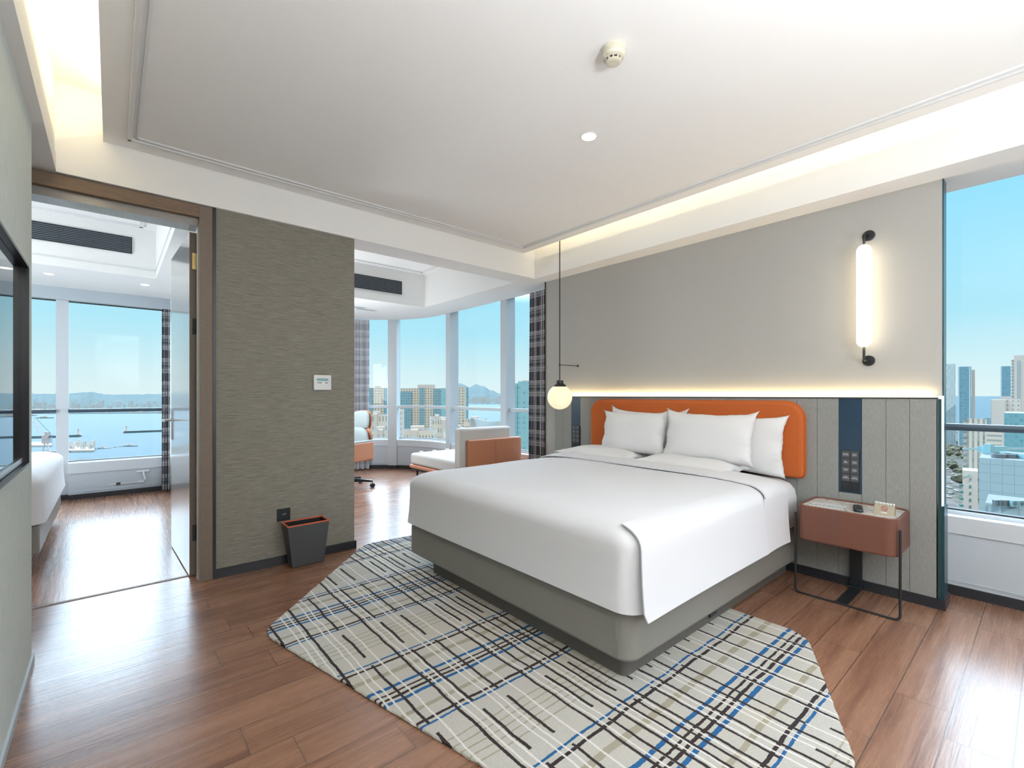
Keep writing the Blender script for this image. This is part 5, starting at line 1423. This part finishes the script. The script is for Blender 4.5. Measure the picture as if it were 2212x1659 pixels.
ridge('hills', 'farther pale ridge behind the harbour shore', [(-500, 850), (40, 847), (80, 851), (150, 850), (190, 847), (240, 852), (330, 851), (520, 849), (760, 853)], 5200, 1500, 'hill_far')
def skyline(name, lab, x0, x1, yb0, yb1, n, dists, hts, seed, wpx=(1.0, 4.0), m_='city', z0=1.6):
    r_ = random.Random(seed); b = NB()
    for i in range(n):
        px_ = r_.uniform(x0, x1); d_ = r_.uniform(*dists); x, y = out_pt(px_, d_)
        w = r_.uniform(*wpx) * d_ / FPX; h = r_.uniform(*hts)
        ubox(b, w, w, SEA + z0, SEA + z0 + h + r_.uniform(yb0, yb1), x, y, r_.uniform(0, 1))
    return tag(finish(name, b, MB_[m_]), lab, 'city', kind='stuff')
skyline('distant_city', 'hazy mass of far buildings along the harbour shore', -350, 700, 0, 6, 620, (1650, 2900), (3, 30), 5)
skyline('distant_city', 'hazy mass of far buildings below the hill across the water', 990, 1130, 0, 5, 110, (3200, 4300), (8, 50), 6)
skyline('distant_warehouses', 'pale warehouses and tanks lining the harbour quay', -350, 700, 0, 2, 170, (1545, 1650), (3, 12), 8, (3, 9), 'plainwhite')
b = NB(); prism(b, [out_pt(-600, 1530), out_pt(150, 1500), out_pt(700, 1640), out_pt(900, 3200), out_pt(-900, 3200)][::-1], SEA - 1, SEA + 1.5)
structure(finish('ground', b, MB_['hill']), 'far harbour shore')
b = NB(); prism(b, [out_pt(985, 3100), out_pt(1160, 3000), out_pt(1180, 5200), out_pt(960, 5200)][::-1], SEA - 1, SEA + 1.5)
structure(finish('ground', b, MB_['hill']), 'far shore across the bay')

# harbour
def bw(px0, py0, px1, py1, lab):
    d0, d1 = dist_of(py0), dist_of(py1); a, c = out_pt(px0, d0), out_pt(px1, d1)
    b = NB(); sweep(b, [a, c], -4, 4, SEA - 1, SEA + 1.6); sweep(b, [a, c], -1.5, 1.5, SEA + 1.6, SEA + 3.0)
    return tag(finish('breakwater', b, MB_['stone']), lab, 'breakwater', 'harbour breakwaters')
bw(-60, 951, 174, 943.5, 'long grey breakwater left of the window post, ending at a lighthouse')
bw(268, 935.5, 470, 928, 'long breakwater right of the window post, ending at a white lighthouse')
def lighthouse(px_, py_, lab, h=9.5):
    d_ = dist_of(py_); x, y = out_pt(px_, d_)
    o = empty('lighthouse', (x, y, SEA), lab, 'lighthouse', 'harbour lighthouses')
    b = NB(); lathe(b, [(5, SEA - 1), (5, SEA + 2), (3.4, SEA + 2.2), (3.4, SEA + 3.4)], x, y, 12); finish('platform', b, MB_['steel'], o)
    b = NB(); lathe(b, [(1.5, SEA + 3.4), (1.0, SEA + h)], x, y, 12); finish('tower', b, MB_['plainwhite'], o)
    b = NB(); lathe(b, [(1.5, SEA + h), (1.5, SEA + h + 0.5), (0.8, SEA + h + 0.6), (0.8, SEA + h + 1.8), (0.1, SEA + h + 2.6)], x, y, 12); finish('lantern', b, MB_['steel'], o)
lighthouse(169, 942.5, 'white lighthouse on the left breakwater just right of the window post')
lighthouse(273, 934.5, 'white lighthouse at the tip of the right breakwater')
def ship(px_, py_, L, yaw, lab, warship=False):
    d_ = dist_of(py_); x, y = out_pt(px_, d_)
    o = empty('ship', (x, y, SEA), lab, 'ship', 'ships in the harbour')
    T_ = Matrix.Translation((x, y, SEA)) @ Matrix.Rotation(YAW - PI / 2 + yaw, 4, 'Z')
    W_ = L * 0.07
    b = NB(); lo = [(-L / 2, 0), (-L * 0.45, -W_), (L * 0.3, -W_), (L / 2, 0), (L * 0.3, W_), (-L * 0.45, W_)]
    rings(b, [[(px2 * 0.96, py2 * 0.8, 0.0) for px2, py2 in lo], [(px2, py2, L * 0.055) for px2, py2 in lo]]); b.transform(T_); finish('hull', b, MB_['ship' if warship else 'hull'], o)
    b = NB(); box(b, -L * 0.28, L * 0.12, -W_ * 0.7, W_ * 0.7, L * 0.055, L * 0.10); box(b, -L * 0.12, L * 0.06, -W_ * 0.5, W_ * 0.5, L * 0.10, L * 0.145)
    if warship: box(b, -L * 0.06, L * 0.03, -W_ * 0.35, W_ * 0.35, L * 0.145, L * 0.2)
    b.transform(T_); finish('superstructure', b, MB_['plainwhite'], o)
    b = NB(); tube(b, [(-L * 0.02, 0, L * 0.12), (-L * 0.02, 0, L * (0.30 if warship else 0.2))], L * 0.006, 6); tube(b, [(-L * 0.06, 0, L * 0.22), (L * 0.02, 0, L * 0.22)], L * 0.004, 5); b.transform(T_); finish('mast', b, MB_['steel'], o)
ship(222, 969, 14, 0.5, 'grey patrol ship with a tall mast among the harbour boats', True)
ship(238, 968, 6, 0.1, 'small white boat right of the grey patrol ship')
ship(249, 966, 7, -0.2, 'short white boat in the middle of the moored row')
ship(261, 965, 7, 0.15, 'white boat left of the long barge')
ship(281, 964, 18, 0.05, 'long pale barge at the right end of the moored row')
ship(190, 960, 9, -0.3, 'white ferry moored at the quay nearest the window sill')
ship(98, 903.5, 42, 0.1, 'pale cargo ship far out left of the window post')
ship(72, 898, 30, -0.2, 'distant ship near the far quay beside the television edge')
ship(1023, 871, 26, 0.2, 'tiny white boat on the sea beside the narrow beige tower')
ship(1063, 866, 26, 0.4, 'tiny white boat on the sea below the far hill')
b = NB(); prism(b, [out_pt(145, 495), out_pt(203, 500), out_pt(205, 548), out_pt(178, 556), out_pt(145, 552)][::-1], SEA - 1, SEA + 2)
tag(finish('quay', b, MB_['city']), 'low quay with sheds behind the grey window panel', 'quay')
b = NB(); prism(b, [out_pt(-60, 545), out_pt(112, 550), out_pt(112, 585), out_pt(-60, 590)][::-1], SEA - 1, SEA + 2)
tag(finish('quay', b, MB_['city']), 'pale quay behind the harbour crane', 'quay')
b = NB(); prism(b, [out_pt(40, 452), out_pt(128, 456), out_pt(128, 486), out_pt(40, 484)][::-1], SEA - 1, SEA + 1.2)
tag(finish('quay', b, MB_['stone']), 'dark quay under the harbour crane', 'quay')
skyline('harbour_clutter', 'jumble of sheds and masts on the quays', 146, 203, 0, 2, 45, (503, 545), (2, 6), 14, (1, 4), 'plainwhite', 2.1)
# level luffing crane
d_ = 470; cx0, cy0_ = out_pt(100, d_)
cr = empty('harbour_crane', (cx0, cy0_, SEA + 1.2), 'pale harbour crane with a raised lattice jib left of the window post', 'crane')
def cp(px_, py_, dd=0): x, y = out_pt(px_, d_ + dd); return (x, y, out_z(py_, d_))
b = NB()
for a, c in (((90, 980), (97, 958)), ((108, 980), (103, 958)), ((94, 972), (105, 972))):
    for dd in (-3, 3): tube(b, [cp(*a, dd), cp(*c, dd * 0.4)], 0.45, 5)
finish('portal_legs', b, MB_['steel'], cr)
b = NB(); ubox(b, 5.5, 5, out_z(958, d_), out_z(944, d_), *out_pt(101, d_), YAW - PI / 2); ubox(b, 3.5, 3, out_z(944, d_), out_z(933, d_), *out_pt(103, d_), YAW - PI / 2); finish('machine_house', b, MB_['steel'], cr)
b = NB()
J0, J1 = (94, 948), (71, 909); K0, K1 = (98, 944), (72, 904)
tube(b, [cp(*J0, -1), cp(*J1, -1)], 0.28, 5); tube(b, [cp(*K0, 1), cp(*K1, 1)], 0.28, 5)
for k in range(12):
    t_ = k / 11; q = lambda A, B_, t_: (A[0] + (B_[0] - A[0]) * t_, A[1] + (B_[1] - A[1]) * t_)
    tube(b, [cp(*q(J0, J1, t_), -1), cp(*q(K0, K1, min(1, t_ + 0.045)), 1)], 0.14, 4)
finish('jib', b, MB_['steel'], cr)
b = NB(); tube(b, [cp(72, 904), cp(76, 902), cp(107, 934)], 0.18, 5); tube(b, [cp(103, 944), cp(112, 942)], 0.8, 5); finish('stay_and_counterweight', b, MB_['stone'], cr)
